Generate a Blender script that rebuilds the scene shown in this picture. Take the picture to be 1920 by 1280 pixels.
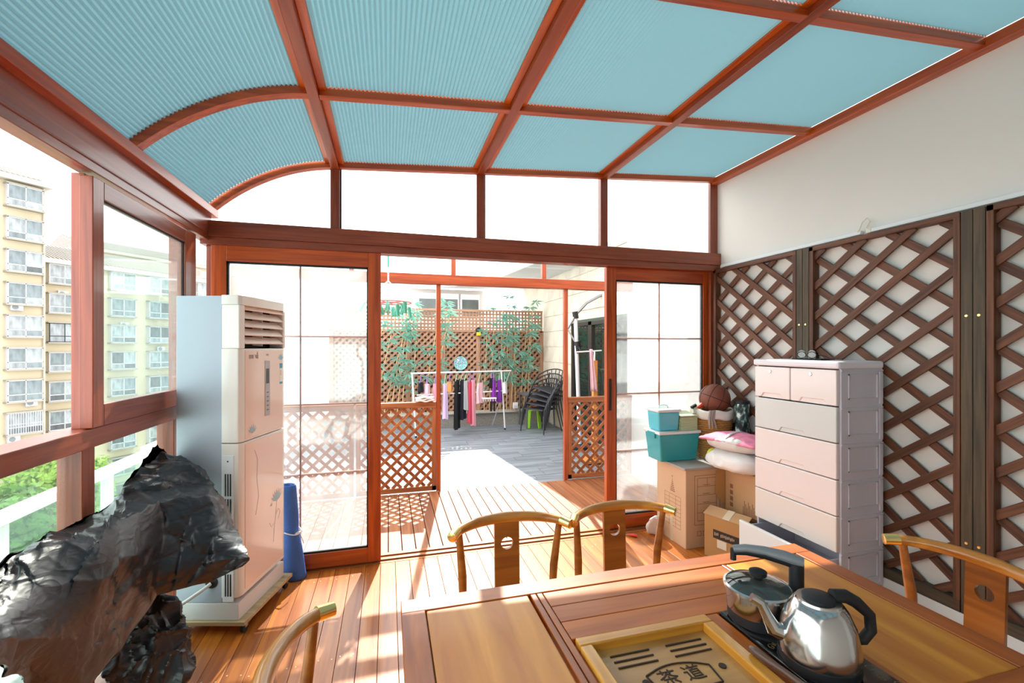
import bpy, bmesh, math, random
from mathutils import Vector, Matrix, noise
for o in list(bpy.data.objects): bpy.data.objects.remove(o)
S = bpy.context.scene
C = S.collection
# ------------------------------------------------------------------ camera, sky, sun, exposure
F = 840.0; TH = math.atan2(232.0, 840.0); CX, HY, CAMZ = 960.0, 650.0, 1.5
cam = bpy.data.cameras.new('camera'); camo = bpy.data.objects.new('camera', cam); C.objects.link(camo)
cam.sensor_width = 36.0; cam.lens = F * 36.0 / 1920.0; cam.shift_y = 10.0 / 1920.0
cam.clip_start = 0.05; cam.clip_end = 500
camo.location = (0, 0, CAMZ); camo.rotation_euler = (math.pi / 2, 0, -TH)
S.camera = camo
W = bpy.data.worlds.new('sky'); S.world = W; W.use_nodes = True
bgn = W.node_tree.nodes['Background']; bgn.inputs[0].default_value = (0.97, 0.985, 1.0, 1); bgn.inputs[1].default_value = 1.7
sun = bpy.data.lights.new('sun', 'SUN'); sun.energy = 4.6; sun.angle = math.radians(0.55); sun.color = (1.0, 0.94, 0.84)
suno = bpy.data.objects.new('sun', sun); C.objects.link(suno)
SUN_AZ, SUN_EL = math.radians(10.5), math.radians(44.6)
sdir = Vector((math.sin(SUN_AZ) * math.cos(SUN_EL), math.cos(SUN_AZ) * math.cos(SUN_EL), math.sin(SUN_EL)))
suno.rotation_euler = sdir.to_track_quat('Z', 'Y').to_euler(); suno.location = (3, 14, 14)
vs = S.view_settings; vs.view_transform = 'Standard'; vs.look = 'None'; vs.gamma = 1.0; vs.use_curve_mapping = False
vs.exposure = 1.38
# ------------------------------------------------------------------ pixel helpers (1920x1280 frame)
ST, CT = math.sin(TH), math.cos(TH)
def pz(u, v, zc):
    a = (u - CX) / F
    return Vector((zc * (ST + a * CT), zc * (CT - a * ST), CAMZ - (v - HY) / F * zc))
def pg(u, v, z=0.0): return pz(u, v, (CAMZ - z) * F / (v - HY))
def pX(u, v, X): return pz(u, v, X / (ST + (u - CX) / F * CT))
def pY(u, v, Y): return pz(u, v, Y / (CT - (u - CX) / F * ST))
# ------------------------------------------------------------------ materials
MATS = {}
def _new(name):
    m = bpy.data.materials.new(name); m.use_nodes = True; MATS[name] = m
    nt = m.node_tree; p = nt.nodes['Principled BSDF']
    return m, nt, p
def lin(c):
    if isinstance(c, str):
        c = [int(c[i:i+2], 16) / 255 for i in (0, 2, 4)]
        c = [x / 12.92 if x <= .04045 else ((x + .055) / 1.055) ** 2.4 for x in c]
    return (c[0], c[1], c[2], 1)
def _coords(nt, scale, kind='Object'):
    tc = nt.nodes.new('ShaderNodeTexCoord'); mp = nt.nodes.new('ShaderNodeMapping')
    mp.inputs['Scale'].default_value = scale; nt.links.new(tc.outputs[kind], mp.inputs[0]); return mp
def plain(name, col, rough=.5, metal=0, var=0, nscale=3.0, bump=0, bscale=60, coat=0, spec=.5, trans=None):
    if name in MATS: return MATS[name]
    m, nt, p = _new(name); p.inputs['Base Color'].default_value = lin(col); p.inputs['Roughness'].default_value = rough
    p.inputs['Metallic'].default_value = metal; p.inputs['Coat Weight'].default_value = coat; p.inputs['Specular IOR Level'].default_value = spec
    if var:
        mp = _coords(nt, (1, 1, 1)); n = nt.nodes.new('ShaderNodeTexNoise'); n.inputs['Scale'].default_value = nscale; n.inputs['Detail'].default_value = 4
        nt.links.new(mp.outputs[0], n.inputs['Vector'])
        r = nt.nodes.new('ShaderNodeValToRGB'); c = lin(col)
        r.color_ramp.elements[0].position = .3; r.color_ramp.elements[1].position = .7
        r.color_ramp.elements[0].color = (c[0]*(1-var), c[1]*(1-var), c[2]*(1-var), 1)
        r.color_ramp.elements[1].color = (min(1, c[0]*(1+var)), min(1, c[1]*(1+var)), min(1, c[2]*(1+var)), 1)
        nt.links.new(n.outputs[0], r.inputs[0]); nt.links.new(r.outputs[0], p.inputs['Base Color'])
    if bump:
        mp = _coords(nt, (1, 1, 1)); n = nt.nodes.new('ShaderNodeTexNoise'); n.inputs['Scale'].default_value = bscale; n.inputs['Detail'].default_value = 5
        b = nt.nodes.new('ShaderNodeBump'); b.inputs['Strength'].default_value = bump; b.inputs['Distance'].default_value = .01
        nt.links.new(mp.outputs[0], n.inputs['Vector']); nt.links.new(n.outputs[0], b.inputs['Height']); nt.links.new(b.outputs[0], p.inputs['Normal'])
    return m
def wood(name, c1, c2, rough=.4, coat=0, var=.3, scale=(1.2, 22, 22), dist=.6, bump=.1):
    if name in MATS: return MATS[name]
    m, nt, p = _new(name); L = nt.links
    mp = _coords(nt, scale); oi = nt.nodes.new('ShaderNodeObjectInfo')
    add = nt.nodes.new('ShaderNodeVectorMath'); add.operation = 'ADD'; L.new(mp.outputs[0], add.inputs[0])
    mul = nt.nodes.new('ShaderNodeMath'); mul.operation = 'MULTIPLY'; mul.inputs[1].default_value = 37.0; L.new(oi.outputs['Random'], mul.inputs[0]); L.new(mul.outputs[0], add.inputs[1])
    n = nt.nodes.new('ShaderNodeTexNoise'); n.inputs['Scale'].default_value = 1.6; n.inputs['Detail'].default_value = 6; n.inputs['Distortion'].default_value = dist
    L.new(add.outputs[0], n.inputs['Vector'])
    r = nt.nodes.new('ShaderNodeValToRGB'); r.color_ramp.elements[0].position = .32; r.color_ramp.elements[1].position = .68
    r.color_ramp.elements[0].color = lin(c1); r.color_ramp.elements[1].color = lin(c2); L.new(n.outputs[0], r.inputs[0])
    mr = nt.nodes.new('ShaderNodeMapRange'); mr.inputs[3].default_value = 1 - var; mr.inputs[4].default_value = 1 + var; L.new(oi.outputs['Random'], mr.inputs[0])
    mx = nt.nodes.new('ShaderNodeVectorMath'); mx.operation = 'SCALE'; L.new(r.outputs[0], mx.inputs[0]); L.new(mr.outputs[0], mx.inputs['Scale'])
    L.new(mx.outputs[0], p.inputs['Base Color']); p.inputs['Roughness'].default_value = rough; p.inputs['Coat Weight'].default_value = coat; p.inputs['Coat Roughness'].default_value = .12
    if bump:
        b = nt.nodes.new('ShaderNodeBump'); b.inputs['Strength'].default_value = bump; b.inputs['Distance'].default_value = .004
        L.new(n.outputs[0], b.inputs['Height']); L.new(b.outputs[0], p.inputs['Normal'])
    return m
def glass(name, tint=(1, 1, 1), haze=0.0, hazecol=(.9, .95, .93), refl=1.0, nscale=2.0):
    """thin pane: clear transmission, mirror reflection by angle, and a film of dust on it"""
    if name in MATS: return MATS[name]
    m, nt, p = _new(name); L = nt.links; nt.nodes.remove(p); out = nt.nodes['Material Output']
    t = nt.nodes.new('ShaderNodeBsdfTransparent'); t.inputs[0].default_value = (*tint, 1)
    g = nt.nodes.new('ShaderNodeBsdfGlossy'); g.inputs['Roughness'].default_value = .01; g.inputs[0].default_value = (.95, 1, .98, 1)
    lw = nt.nodes.new('ShaderNodeLayerWeight'); lw.inputs[0].default_value = .5; pw_ = nt.nodes.new('ShaderNodeMath'); pw_.operation = 'POWER'; pw_.inputs[1].default_value = 5; L.new(lw.outputs['Facing'], pw_.inputs[0])
    fr = nt.nodes.new('ShaderNodeMath'); fr.operation = 'MULTIPLY_ADD'; fr.inputs[1].default_value = .96; fr.inputs[2].default_value = .04; L.new(pw_.outputs[0], fr.inputs[0])
    ml = nt.nodes.new('ShaderNodeMath'); ml.operation = 'MULTIPLY'; ml.inputs[1].default_value = refl; ml.use_clamp = True; L.new(fr.outputs[0], ml.inputs[0])
    mx = nt.nodes.new('ShaderNodeMixShader'); L.new(ml.outputs[0], mx.inputs[0]); L.new(t.outputs[0], mx.inputs[1]); L.new(g.outputs[0], mx.inputs[2]); last = mx
    if haze:
        d = nt.nodes.new('ShaderNodeBsdfDiffuse'); d.inputs[0].default_value = (*hazecol, 1)
        tr = nt.nodes.new('ShaderNodeBsdfTranslucent'); tr.inputs[0].default_value = (*hazecol, 1)
        dm = nt.nodes.new('ShaderNodeMixShader'); dm.inputs[0].default_value = .6; L.new(d.outputs[0], dm.inputs[1]); L.new(tr.outputs[0], dm.inputs[2])
        mp = _coords(nt, (1, 1, .35)); n = nt.nodes.new('ShaderNodeTexNoise'); n.inputs['Scale'].default_value = nscale; n.inputs['Detail'].default_value = 5; L.new(mp.outputs[0], n.inputs['Vector'])
        mr = nt.nodes.new('ShaderNodeMapRange'); mr.inputs[1].default_value = .3; mr.inputs[2].default_value = .7; mr.inputs[3].default_value = haze * .5; mr.inputs[4].default_value = haze * 1.5; L.new(n.outputs[0], mr.inputs[0])
        hx = nt.nodes.new('ShaderNodeMixShader'); L.new(mr.outputs[0], hx.inputs[0]); L.new(mx.outputs[0], hx.inputs[1]); L.new(dm.outputs[0], hx.inputs[2]); last = hx
    L.new(last.outputs[0], out.inputs[0]); return m
def thin(name, col, trans=.5, rough=.8):
    """cloth or sheet that lets light through"""
    if name in MATS: return MATS[name]
    m, nt, p = _new(name); L = nt.links; out = nt.nodes['Material Output']; p.inputs['Base Color'].default_value = lin(col); p.inputs['Roughness'].default_value = rough
    tr = nt.nodes.new('ShaderNodeBsdfTranslucent'); tr.inputs[0].default_value = lin(col)
    mx = nt.nodes.new('ShaderNodeMixShader'); mx.inputs[0].default_value = trans; L.new(p.outputs[0], mx.inputs[1]); L.new(tr.outputs[0], mx.inputs[2]); L.new(mx.outputs[0], out.inputs[0]); return m
# ------------------------------------------------------------------ mesh helpers
class MB:
    def __init__(s): s.v = []; s.f = []
    def add(s, vs, fs):
        b = len(s.v); s.v += [tuple(x) for x in vs]; s.f += [[b + i for i in f] for f in fs]; return s
    def box(s, x0, x1, y0, y1, z0, z1):
        return s.add([(x0,y0,z0),(x1,y0,z0),(x1,y1,z0),(x0,y1,z0),(x0,y0,z1),(x1,y0,z1),(x1,y1,z1),(x0,y1,z1)],
                     [(0,3,2,1),(4,5,6,7),(0,1,5,4),(1,2,6,5),(2,3,7,6),(3,0,4,7)])
    def obox(s, p0, p1, w, h, up=(0,0,1)):
        M, L = frame(p0, p1, up); vs = [M @ Vector((x, y, z)) for z in (-h/2, h/2) for (x, y) in ((0,-w/2),(L,-w/2),(L,w/2),(0,w/2))]
        return s.add(vs, [(0,3,2,1),(4,5,6,7),(0,1,5,4),(1,2,6,5),(2,3,7,6),(3,0,4,7)])
    def tube(s, pts, r, n=8, close=False):
        pts = [Vector(p) for p in pts]; N = len(pts); rr = r if isinstance(r, (list, tuple)) else [r] * N; b = len(s.v)
        ref = None
        for i, p in enumerate(pts):
            t = (pts[(i+1) % N] - pts[i-1]) if close else (pts[min(i+1, N-1)] - pts[max(i-1, 0)]); t.normalize()
            if ref is None: ref = Vector((0,0,1)) if abs(t.z) < .9 else Vector((1,0,0))
            a = t.cross(ref).normalized(); c = a.cross(t).normalized(); ref = c
            for k in range(n):
                an = 2 * math.pi * k / n; s.v.append(tuple(p + rr[i] * (math.cos(an) * a + math.sin(an) * c)))
        for i in range(N if close else N - 1):
            for k in range(n):
                j = (i + 1) % N; s.f.append([b+i*n+k, b+i*n+(k+1)%n, b+j*n+(k+1)%n, b+j*n+k])
        if not close: s.f.append([b + k for k in range(n)][::-1]); s.f.append([b + (N-1)*n + k for k in range(n)])
        return s
    def lathe(s, prof, n=24, c=(0,0,0)):
        b = len(s.v); N = len(prof)
        for (r, z) in prof:
            for k in range(n): a = 2*math.pi*k/n; s.v.append((c[0]+r*math.cos(a), c[1]+r*math.sin(a), c[2]+z))
        for i in range(N-1):
            for k in range(n): s.f.append([b+i*n+k, b+i*n+(k+1)%n, b+(i+1)*n+(k+1)%n, b+(i+1)*n+k])
        if prof[0][0] > 1e-4: s.f.append([b+k for k in range(n)][::-1])
        if prof[-1][0] > 1e-4: s.f.append([b+(N-1)*n+k for k in range(n)])
        return s
    def prism(s, poly, d):
        """poly: 3D points of a planar outline, d: extrusion vector"""
        d = Vector(d); n = len(poly); b = len(s.v); s.v += [tuple(p) for p in poly] + [tuple(Vector(p) + d) for p in poly]
        s.f.append([b+i for i in range(n)][::-1]); s.f.append([b+n+i for i in range(n)])
        for i in range(n): j = (i+1) % n; s.f.append([b+i, b+j, b+n+j, b+n+i])
        return s
    def grid(s, fn, nu, nv, cu=False):
        b = len(s.v)
        for j in range(nv+1):
            for i in range(nu + (0 if cu else 1)): s.v.append(tuple(fn(i/nu, j/nv)))
        w = nu if cu else nu + 1
        for j in range(nv):
            for i in range(nu): s.f.append([b+j*w+i, b+j*w+(i+1)%w, b+(j+1)*w+(i+1)%w, b+(j+1)*w+i])
        return s
    def mesh(s, name):
        me = bpy.data.meshes.new(name); me.from_pydata(s.v, [], s.f); me.validate(); me.update(); return me
    def build(s, name, mat, parent=None, smooth=False, bevel=0, M=None, solid=0, kind=None, seg=2):
        return link(name, s.mesh(name), mat, parent, smooth, bevel, M, solid, kind, seg)
def link(name, me, mat, parent=None, smooth=False, bevel=0, M=None, solid=0, kind=None, seg=2):
    if mat and not me.materials: me.materials.append(mat)
    o = bpy.data.objects.new(name, me); C.objects.link(o)
    if parent: o.parent = parent
    if M is not None: o.matrix_basis = M
    bm = bmesh.new(); bm.from_mesh(me); bmesh.ops.recalc_face_normals(bm, faces=bm.faces)
    if smooth:
        for f in bm.faces: f.smooth = True
        ang = smooth if isinstance(smooth, float) else .7
        for e in bm.edges:
            if len(e.link_faces) == 2 and e.calc_face_angle(0) > ang: e.smooth = False
    bm.to_mesh(me); bm.free()
    if solid: md = o.modifiers.new('solid', 'SOLIDIFY'); md.thickness = solid; md.offset = 0
    if bevel: md = o.modifiers.new('bevel', 'BEVEL'); md.width = bevel; md.segments = seg; md.limit_method = 'ANGLE'; md.harden_normals = False
    if kind: o['kind'] = kind
    return o
def frame(p0, p1, up=(0,0,1)):
    p0, p1 = Vector(p0), Vector(p1); x = p1 - p0; L = x.length; x.normalize(); up = Vector(up)
    if abs(x.dot(up)) > .999: up = Vector((0,1,0)) if abs(x.y) < .9 else Vector((1,0,0))
    y = up.cross(x).normalized(); z = x.cross(y)
    M = Matrix((x, y, z)).transposed().to_4x4(); M.translation = p0; return M, L
def beam(name, p0, p1, w, h, mat, parent=None, up=(0,0,1), bevel=.002, kind=None):
    """bar whose own X axis runs from p0 to p1 (w across, h along up), grain follows it"""
    M, L = frame(p0, p1, up); mb = MB().box(0, L, -w/2, w/2, -h/2, h/2)
    return mb.build(name, mat, parent, bevel=bevel, M=M, kind=kind)
def bx(name, x0, x1, y0, y1, z0, z1, mat, parent=None, bevel=0, kind=None):
    c = Vector(((x0+x1)/2, (y0+y1)/2, (z0+z1)/2)); a, b, d = abs(x1-x0)/2, abs(y1-y0)/2, abs(z1-z0)/2
    return MB().box(-a, a, -b, b, -d, d).build(name, mat, parent, bevel=bevel, M=Matrix.Translation(c), kind=kind)
def empty(name, loc=(0,0,0), rz=0, parent=None, kind=None):
    o = bpy.data.objects.new(name, None); C.objects.link(o); o.location = loc; o.rotation_euler = (0,0,rz); o.empty_display_size = .1
    if parent: o.parent = parent
    if kind: o['kind'] = kind
    return o
def tag(o, label, cat, group=None):
    o['label'] = label; o['category'] = cat
    if group: o['group'] = group
    return o
def copy_tree(o, parent=None):
    c = o.copy(); C.objects.link(c); c.parent = parent
    for ch in list(o.children): copy_tree(ch, c)
    return c
def text_part(name, body, size, mat, parent, M, depth=.0008):
    cu = bpy.data.curves.new(name, 'FONT'); cu.body = body; cu.size = size; cu.align_x = 'CENTER'; cu.align_y = 'CENTER'; cu.extrude = depth; cu.resolution_u = 2
    t = bpy.data.objects.new(name + '_tmp', cu); C.objects.link(t); dg = bpy.context.evaluated_depsgraph_get()
    me = bpy.data.meshes.new_from_object(t.evaluated_get(dg)); bpy.data.objects.remove(t); bpy.data.curves.remove(cu); me.materials.clear()
    return link(name, me, mat, parent, M=M)
def lattice(parent, O, ud, nd, Wd, H, pitch, tan, sw, st, mat, front=1, joined=None, name='slat'):
    """diagonal lattice in the plane O + u*ud + v*z; front=1: rising slats in front (towards nd), -1: falling ones"""
    ud, nd, O = Vector(ud), Vector(nd), Vector(O); mb = MB()
    for fam in (1, -1):
        off = nd * (st * (.95 if fam == front else 0.0)); k0 = -int((Wd * tan) / pitch) - 2; k1 = int((H + Wd * tan) / pitch) + 2
        for k in range(k0, k1):
            b = (k + .37) * pitch if fam == 1 else (k + .37) * pitch
            pts = []
            # v = b + fam*tan*u clipped to the panel
            us = [0, Wd]; va = b; vb = b + fam * tan * Wd
            lo, hi = 0.0, 1.0
            for (v0, v1) in ((va, vb),):
                dv = v1 - v0
                t0, t1 = (0 - v0) / dv, (H - v0) / dv
                if t0 > t1: t0, t1 = t1, t0
                lo, hi = max(lo, t0), min(hi, t1)
            if hi - lo < .06: continue
            p0 = O + ud * (lo * Wd) + Vector((0, 0, va + (vb - va) * lo)) + off; p1 = O + ud * (hi * Wd) + Vector((0, 0, va + (vb - va) * hi)) + off
            if joined: mb.obox(p0, p1, st, sw, up=Vector((0,0,1))) if False else mb.obox(p0, p1, sw, st, up=nd)
            else: beam(name, p0, p1, sw, st, mat, parent, up=nd, bevel=0)
    if joined: return mb.build(joined, mat, parent, kind='stuff')
# ------------------------------------------------------------------ shared materials
random.seed(4)
FRAME = wood('frame_wood', '763420', '9b4b2b', rough=.34, coat=.25, var=.04, scale=(1.5, 30, 30))
RIB = wood('rib_wood', '963810', 'c65a18', rough=.35, coat=.2, var=.06, scale=(1.2, 24, 24))
FLOOR = wood('floor_wood', '9a4c17', 'cf7a2a', rough=.33, coat=.35, var=.22, scale=(.8, 14, 14), bump=.15)
DECK = wood('deck_wood', '7d4526', 'a86c42', rough=.5, coat=.08, var=.15, scale=(.8, 16, 16), bump=.2)
LATW = wood('lattice_wood', '452719', '734529', rough=.6, var=.2, scale=(1.5, 40, 40), bump=.3)
LATD = wood('lattice_post_wood', '3a3226', '5c4c38', rough=.65, var=.25, scale=(1.5, 30, 30), bump=.3)
LATO = wood('screen_lattice_wood', '7d4524', 'ab6a3c', rough=.5, coat=.1, var=.18, scale=(1.5, 30, 30), bump=.2)
FENCE = wood('fence_wood', '8d6a54', 'b48c70', rough=.7, var=.15, scale=(1.5, 30, 30), bump=.2)
PLASTER = plain('white_plaster', 'e0ddd7', .75, var=.02, nscale=1.5, bump=.03, bscale=30)
STONE = plain('cream_stone', 'd9d0bd', .7, var=.12, nscale=3, bump=.25, bscale=14)
GLASS = glass('clear_glass', (.97, .99, .98), haze=.03)
GLASSH = glass('dusty_glass', (.94, .98, .98), haze=.18, hazecol=(.88, .94, .97), nscale=3)
GLASSS = glass('sash_glass', (.84, .93, .91), haze=.05, hazecol=(.85, .95, .93))
BLACKR = plain('black_gasket', '15161a', .6)
WHITEM = plain('white_metal', 'e8e8e8', .4)
STEEL = plain('stainless_steel', 'c9c9c9', .16, metal=1)
BRASS = plain('brass', 'ecd08a', .22, metal=1)
SILVER = plain('silver_paint', 'c4c5c8', .35, metal=.6)
XL, XR, YB = -1.115, 2.756, 3.29
YF = -1.3
def rz(x):
    if x >= -.35: return 2.715 + (x + .35) * .066
    P = [(-1.115, 2.325), (-.93, 2.53), (-.65, 2.695), (-.35, 2.715)]; lo, hi = 0.0, 1.0
    for _ in range(30):
        t = (lo + hi) / 2; b = [(1-t)**3, 3*t*(1-t)**2, 3*t*t*(1-t), t**3]
        if sum(b[i]*P[i][0] for i in range(4)) < x: lo = t
        else: hi = t
    return sum(b[i]*P[i][1] for i in range(4))
# ------------------------------------------------------------------ floor planks
fl = empty('floor', kind='structure')
bx('subfloor', XL - .1, XR + .05, YF, YB - .02, -.12, -.03, plain('dark_gap', '1d120c', .9), fl)
x = XL; i = 0
pw = .0968
while x < XR - .01:
    a, b = x, min(x + pw, XR)
    beam('plank', ((a+b)/2, YF, -.013), ((a+b)/2, YB - .055, -.013), b - a - .0022, .026, FLOOR, fl, bevel=.0012)
    x += pw
scr = MB()
for k in range(40):
    for yy in (.72, 1.5, 2.3, 3.1):
        for dx in (-.03, .03): scr.lathe([(.0038, 0), (.0034, .0006)], 6, (XL + pw * (k + .5) + dx, yy + random.uniform(-.02, .02), 0))
scr.build('screws', plain('screw_head', 'd9c6a4', .35, metal=.7), fl, kind='stuff')
tr = empty('trim_1', kind='structure')
TRK = plain('track_metal', 'b5713f', .35, metal=.3)
bx('track_base', XL, XR, YB - .055, YB + .1, -.03, .002, TRK, tr)
for yy in (-.02, .045): bx('track_rail', XL, XR, YB + yy - .005, YB + yy + .005, .002, .012, plain('track_edge', '8d4f2c', .4), tr)
dk = empty('deck', kind='structure')
bx('deck_base', -1.5, XR + .05, YB + .1, 4.72, -.14, -.045, MATS['dark_gap'], dk)
x = -1.5
while x < XR:
    beam('plank', (x + .05, YB + .105, -.022), (x + .05, 4.715, -.022), .094, .04, DECK, dk, bevel=.002); x += .1
tf = empty('terrace_floor', kind='structure')
TILE = wood('grey_tile', '646b72', '8c9399', rough=.45, var=.1, scale=(1.0, 10, 10), bump=.05)
bx('tile_bed', -1.5, 3.1, 4.72, 9.6, -.14, -.032, plain('grout', 'b9bcbf', .8), tf)
r = 0; y = 4.72
while y < 8.7:
    x = -1.5 - (.3 if r % 2 else 0) - .15 * (r % 3)
    while x < 3.08:
        a, b = max(x, -1.5), min(x + .6, 3.08)
        if b - a > .03: beam('tile', (a + .002, y + .075, -.022), (b - .002, y + .075, -.022), .146, .02, TILE, tf, bevel=0)
        x += .6
    y += .15; r += 1
# ------------------------------------------------------------------ right wall and wall behind the camera
wr = bx('wall_right', XR, XR + .25, YF, 4.72, -.1, 3.3, PLASTER); wr['kind'] = 'structure'
bb = empty('baseboard_right', kind='structure')
bx('ledge', XR - .06, XR, YF, YB - .03, 0, .2, plain('ledge_white', 'e4e4e2', .6), bb, bevel=.006)
wf = bx('wall_front', XL - .1, XR + .2, YF - .15, YF, -.1, 3.2, PLASTER); wf['kind'] = 'structure'
# ------------------------------------------------------------------ left glazed wall
wl = empty('wall_left', kind='structure')
def fb(name, p0, p1, w, h, par, m=FRAME, up=(0,0,1)): return beam(name, p0, p1, w, h, m, par, up, bevel=.003)
fb('sill_rail', (XL - .03, YF, 1.15), (XL - .03, YB, 1.15), .11, .072, wl)
fb('eave_beam', (XL - .012, YF, 2.2525), (XL - .012, YB, 2.2525), .065, .155, wl)
fb('eave_bead', (XL + .02, YF, 2.215), (XL + .02, YB, 2.215), .012, .008, wl)
fb('gutter_rail', (XL + .03, YF, 2.35), (XL + .03, YB, 2.35), .06, .05, wl, RIB)
fb('floor_rail', (XL - .03, YF, .05), (XL - .03, YB, .05), .09, .1, wl)
for yy in (-.6, .35, 1.2, 2.112): fb('mullion', (XL - .027, yy, 1.185), (XL - .027, yy, 2.165), .045, .045, wl, up=(1,0,0))
for yy in (-.6, .35, 1.2, 2.085, 2.83): fb('lower_post', (XL - .03, yy, .1), (XL - .03, yy, 1.115), .075, .08, wl, up=(1,0,0))
fb('corner_post', (XL - .03, 3.0, 1.185), (XL - .03, 3.0, 2.165), .1, .1, wl, up=(1,0,0))
ys = [YF, -.6, .35, 1.2, 2.085, 2.83, YB]
for a, b in zip(ys[:-1], ys[1:]): bx('lower_pane', XL - .045, XL - .04, a + .03, b - .03, .1, 1.115, glass('balustrade_glass', (.86, .95, .92), haze=.02, hazecol=(.8, .92, .88)), wl)
ysu = [YF, -.6, .35, 1.2]
for a, b in zip(ysu[:-1], ysu[1:]): bx('upper_pane', XL - .035, XL - .03, a + .03, b - .03, 1.185, 2.175, GLASS, wl)
bx('corner_pane', XL - .045, XL - .04, 3.05, YB, 1.185, 2.165, GLASS, wl)
w1 = empty('window_1', kind='structure')
sx = XL + .012
for nm, p0, p1 in (('stile', (sx, 2.098, 1.19), (sx, 2.098, 2.15)), ('stile', (sx, 2.905, 1.19), (sx, 2.905, 2.15))):
    fb(nm, p0, p1, .07, .045, w1, up=(1,0,0))
fb('top_rail', (sx, 2.133, 2.115), (sx, 2.87, 2.115), .045, .07, w1); fb('bottom_rail', (sx, 2.133, 1.232), (sx, 2.87, 1.232), .045, .085, w1)
bx('pane', sx - .004, sx + .002, 2.13, 2.875, 1.27, 2.085, GLASSS, w1)
mb = MB().box(sx + .004, sx + .012, 2.132, 2.14, 1.275, 2.08).box(sx + .004, sx + .012, 2.863, 2.87, 1.275, 2.08).box(sx + .004, sx + .012, 2.132, 2.87, 2.073, 2.08)
mb.build('gasket', BLACKR, w1)
# ------------------------------------------------------------------ glazed end wall with sliding doors
wb = empty('wall_back', kind='structure')
fb('transom_beam', (XL - .08, YB, 2.25), (XR, YB, 2.25), .12, .1, wb); fb('door_head', (XL - .03, YB, 2.175), (XR, YB, 2.175), .1, .05, wb)
fb('jamb', (XL + .008, YB + .02, 0), (XL + .008, YB + .02, 2.15), .06, .03, wb, up=(1,0,0)); fb('jamb', (XR - .012, YB, 0), (XR - .012, YB, 2.92), .03, .12, wb, up=(1,0,0))
MUL = (-.35, .66, 1.668)
for xm in MUL: fb('gable_mullion', (xm, YB, 2.3), (xm, YB, rz(xm) + .02), .055, .06, wb, up=(1,0,0))
for xm in MUL: bx('mullion_gasket', xm + .028, xm + .04, YB - .01, YB + .01, 2.3, rz(xm), BLACKR, wb)
xs = [XL + .02] + list(MUL) + [XR - .03]
for a, b in zip(xs[:-1], xs[1:]):
    n = 14 if a < -.4 else 1
    poly = [(a, YB + .012, 2.3)] + [(b, YB + .012, 2.3)] + [(b + (a - b) * k / n, YB + .012, rz(b + (a - b) * k / n)) for k in range(n + 1)]
    MB().prism(poly, (0, .005, 0)).build('gable_pane', GLASS, wb)
def door(name, x0, x1, ys, hand):
    d = empty(name, kind='structure'); z0, z1 = .012, 2.15; sw = .085; dp = .045
    fb('stile', (x0 + sw/2, ys, z0), (x0 + sw/2, ys, z1), dp, sw, d, RIB, up=(1,0,0)); fb('stile', (x1 - sw/2, ys, z0), (x1 - sw/2, ys, z1), dp, sw, d, RIB, up=(1,0,0))
    fb('top_rail', (x0 + sw, ys, z1 - .05), (x1 - sw, ys, z1 - .05), dp, .1, d, RIB); fb('bottom_rail', (x0 + sw, ys, z0 + .05), (x1 - sw, ys, z0 + .05), dp, .1, d, RIB)
    gx0, gx1, gz0, gz1 = x0 + sw, x1 - sw, z0 + .1, z1 - .1
    bx('pane', gx0, gx1, ys - .004, ys + .002, gz0, gz1, GLASSH, d)
    g = MB()
    for q in ((gx0, gx0 + .012, gz0, gz1), (gx1 - .008, gx1, gz0, gz1), (gx0, gx1, gz0, gz0 + .012), (gx0, gx1, gz1 - .012, gz1)): g.box(q[0], q[1], ys - .012, ys + .012, q[2], q[3])
    g.build('gasket', BLACKR, d)
    for zz in (1.57, 1.11, .64): beam('muntin', (gx0, ys + .008, zz), (gx1, ys + .008, zz), .01, .012, RIB, d, bevel=0)
    beam('muntin', ((gx0+gx1)/2, ys + .008, gz0), ((gx0+gx1)/2, ys + .008, gz1), .01, .012, RIB, d, bevel=0)
    if hand: 
        h = MB().box(hand - .012, hand + .012, ys - .03, ys - .022, .98, 1.24).build('handle', plain('handle_dark', '3b2a25', .4, metal=.4), d, bevel=.006)
        MB().box(hand - .006, hand + .006, ys - .033, ys - .03, 1.03, 1.19).build('finger_pull', BLACKR, h)
    return d
door('door_1', XL + .03, -.05, YB - .02, None); door('door_2', 1.715, XR - .03, YB + .045, 1.745)
# ------------------------------------------------------------------ roof: rafters, ribs, curved bay
ce = empty('ceiling', kind='structure')
RY = [3.29, 2.355, 1.455, .55, -.36, -1.28]
for xm in MUL:
    z = rz(xm)
    beam('rafter', (xm, YF, z + .02), (xm, YB, z + .02), .05, .05, wood('rib_wood_shaded', '7a3012', 'a0481a', rough=.4, coat=.1, var=.05), ce, bevel=.003)  # same rib wood, its shade put into a darker colour
    for s in (-1, 1): beam('rafter_flange', (xm + s * .043, YF, z + .04), (xm + s * .043, YB, z + .04), .036, .03, wood('rib_wood_lit', 'a8480c', 'de6e16', rough=.35, coat=.2, var=.05), ce, bevel=.003)  # same rib wood, the light on the flanges put into a brighter colour
beam('wall_plate', (XR - .03, YF, 2.925), (XR - .03, YB, 2.925), .06, .05, RIB, ce, bevel=.003)
x0, x1 = -.325, XR - .05
for yy in RY[1:] + [YB - .03]:
    beam('cross_rib', (x0, yy, rz(x0) + .022), (x1, yy, rz(x1) + .022), .045, .05, RIB, ce, bevel=.003)
    if yy < 3: beam('cross_rib_flange', (x0, yy + .035, rz(x0) + .042), (x1, yy + .035, rz(x1) + .042), .03, .02, RIB, ce, bevel=.003)
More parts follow.
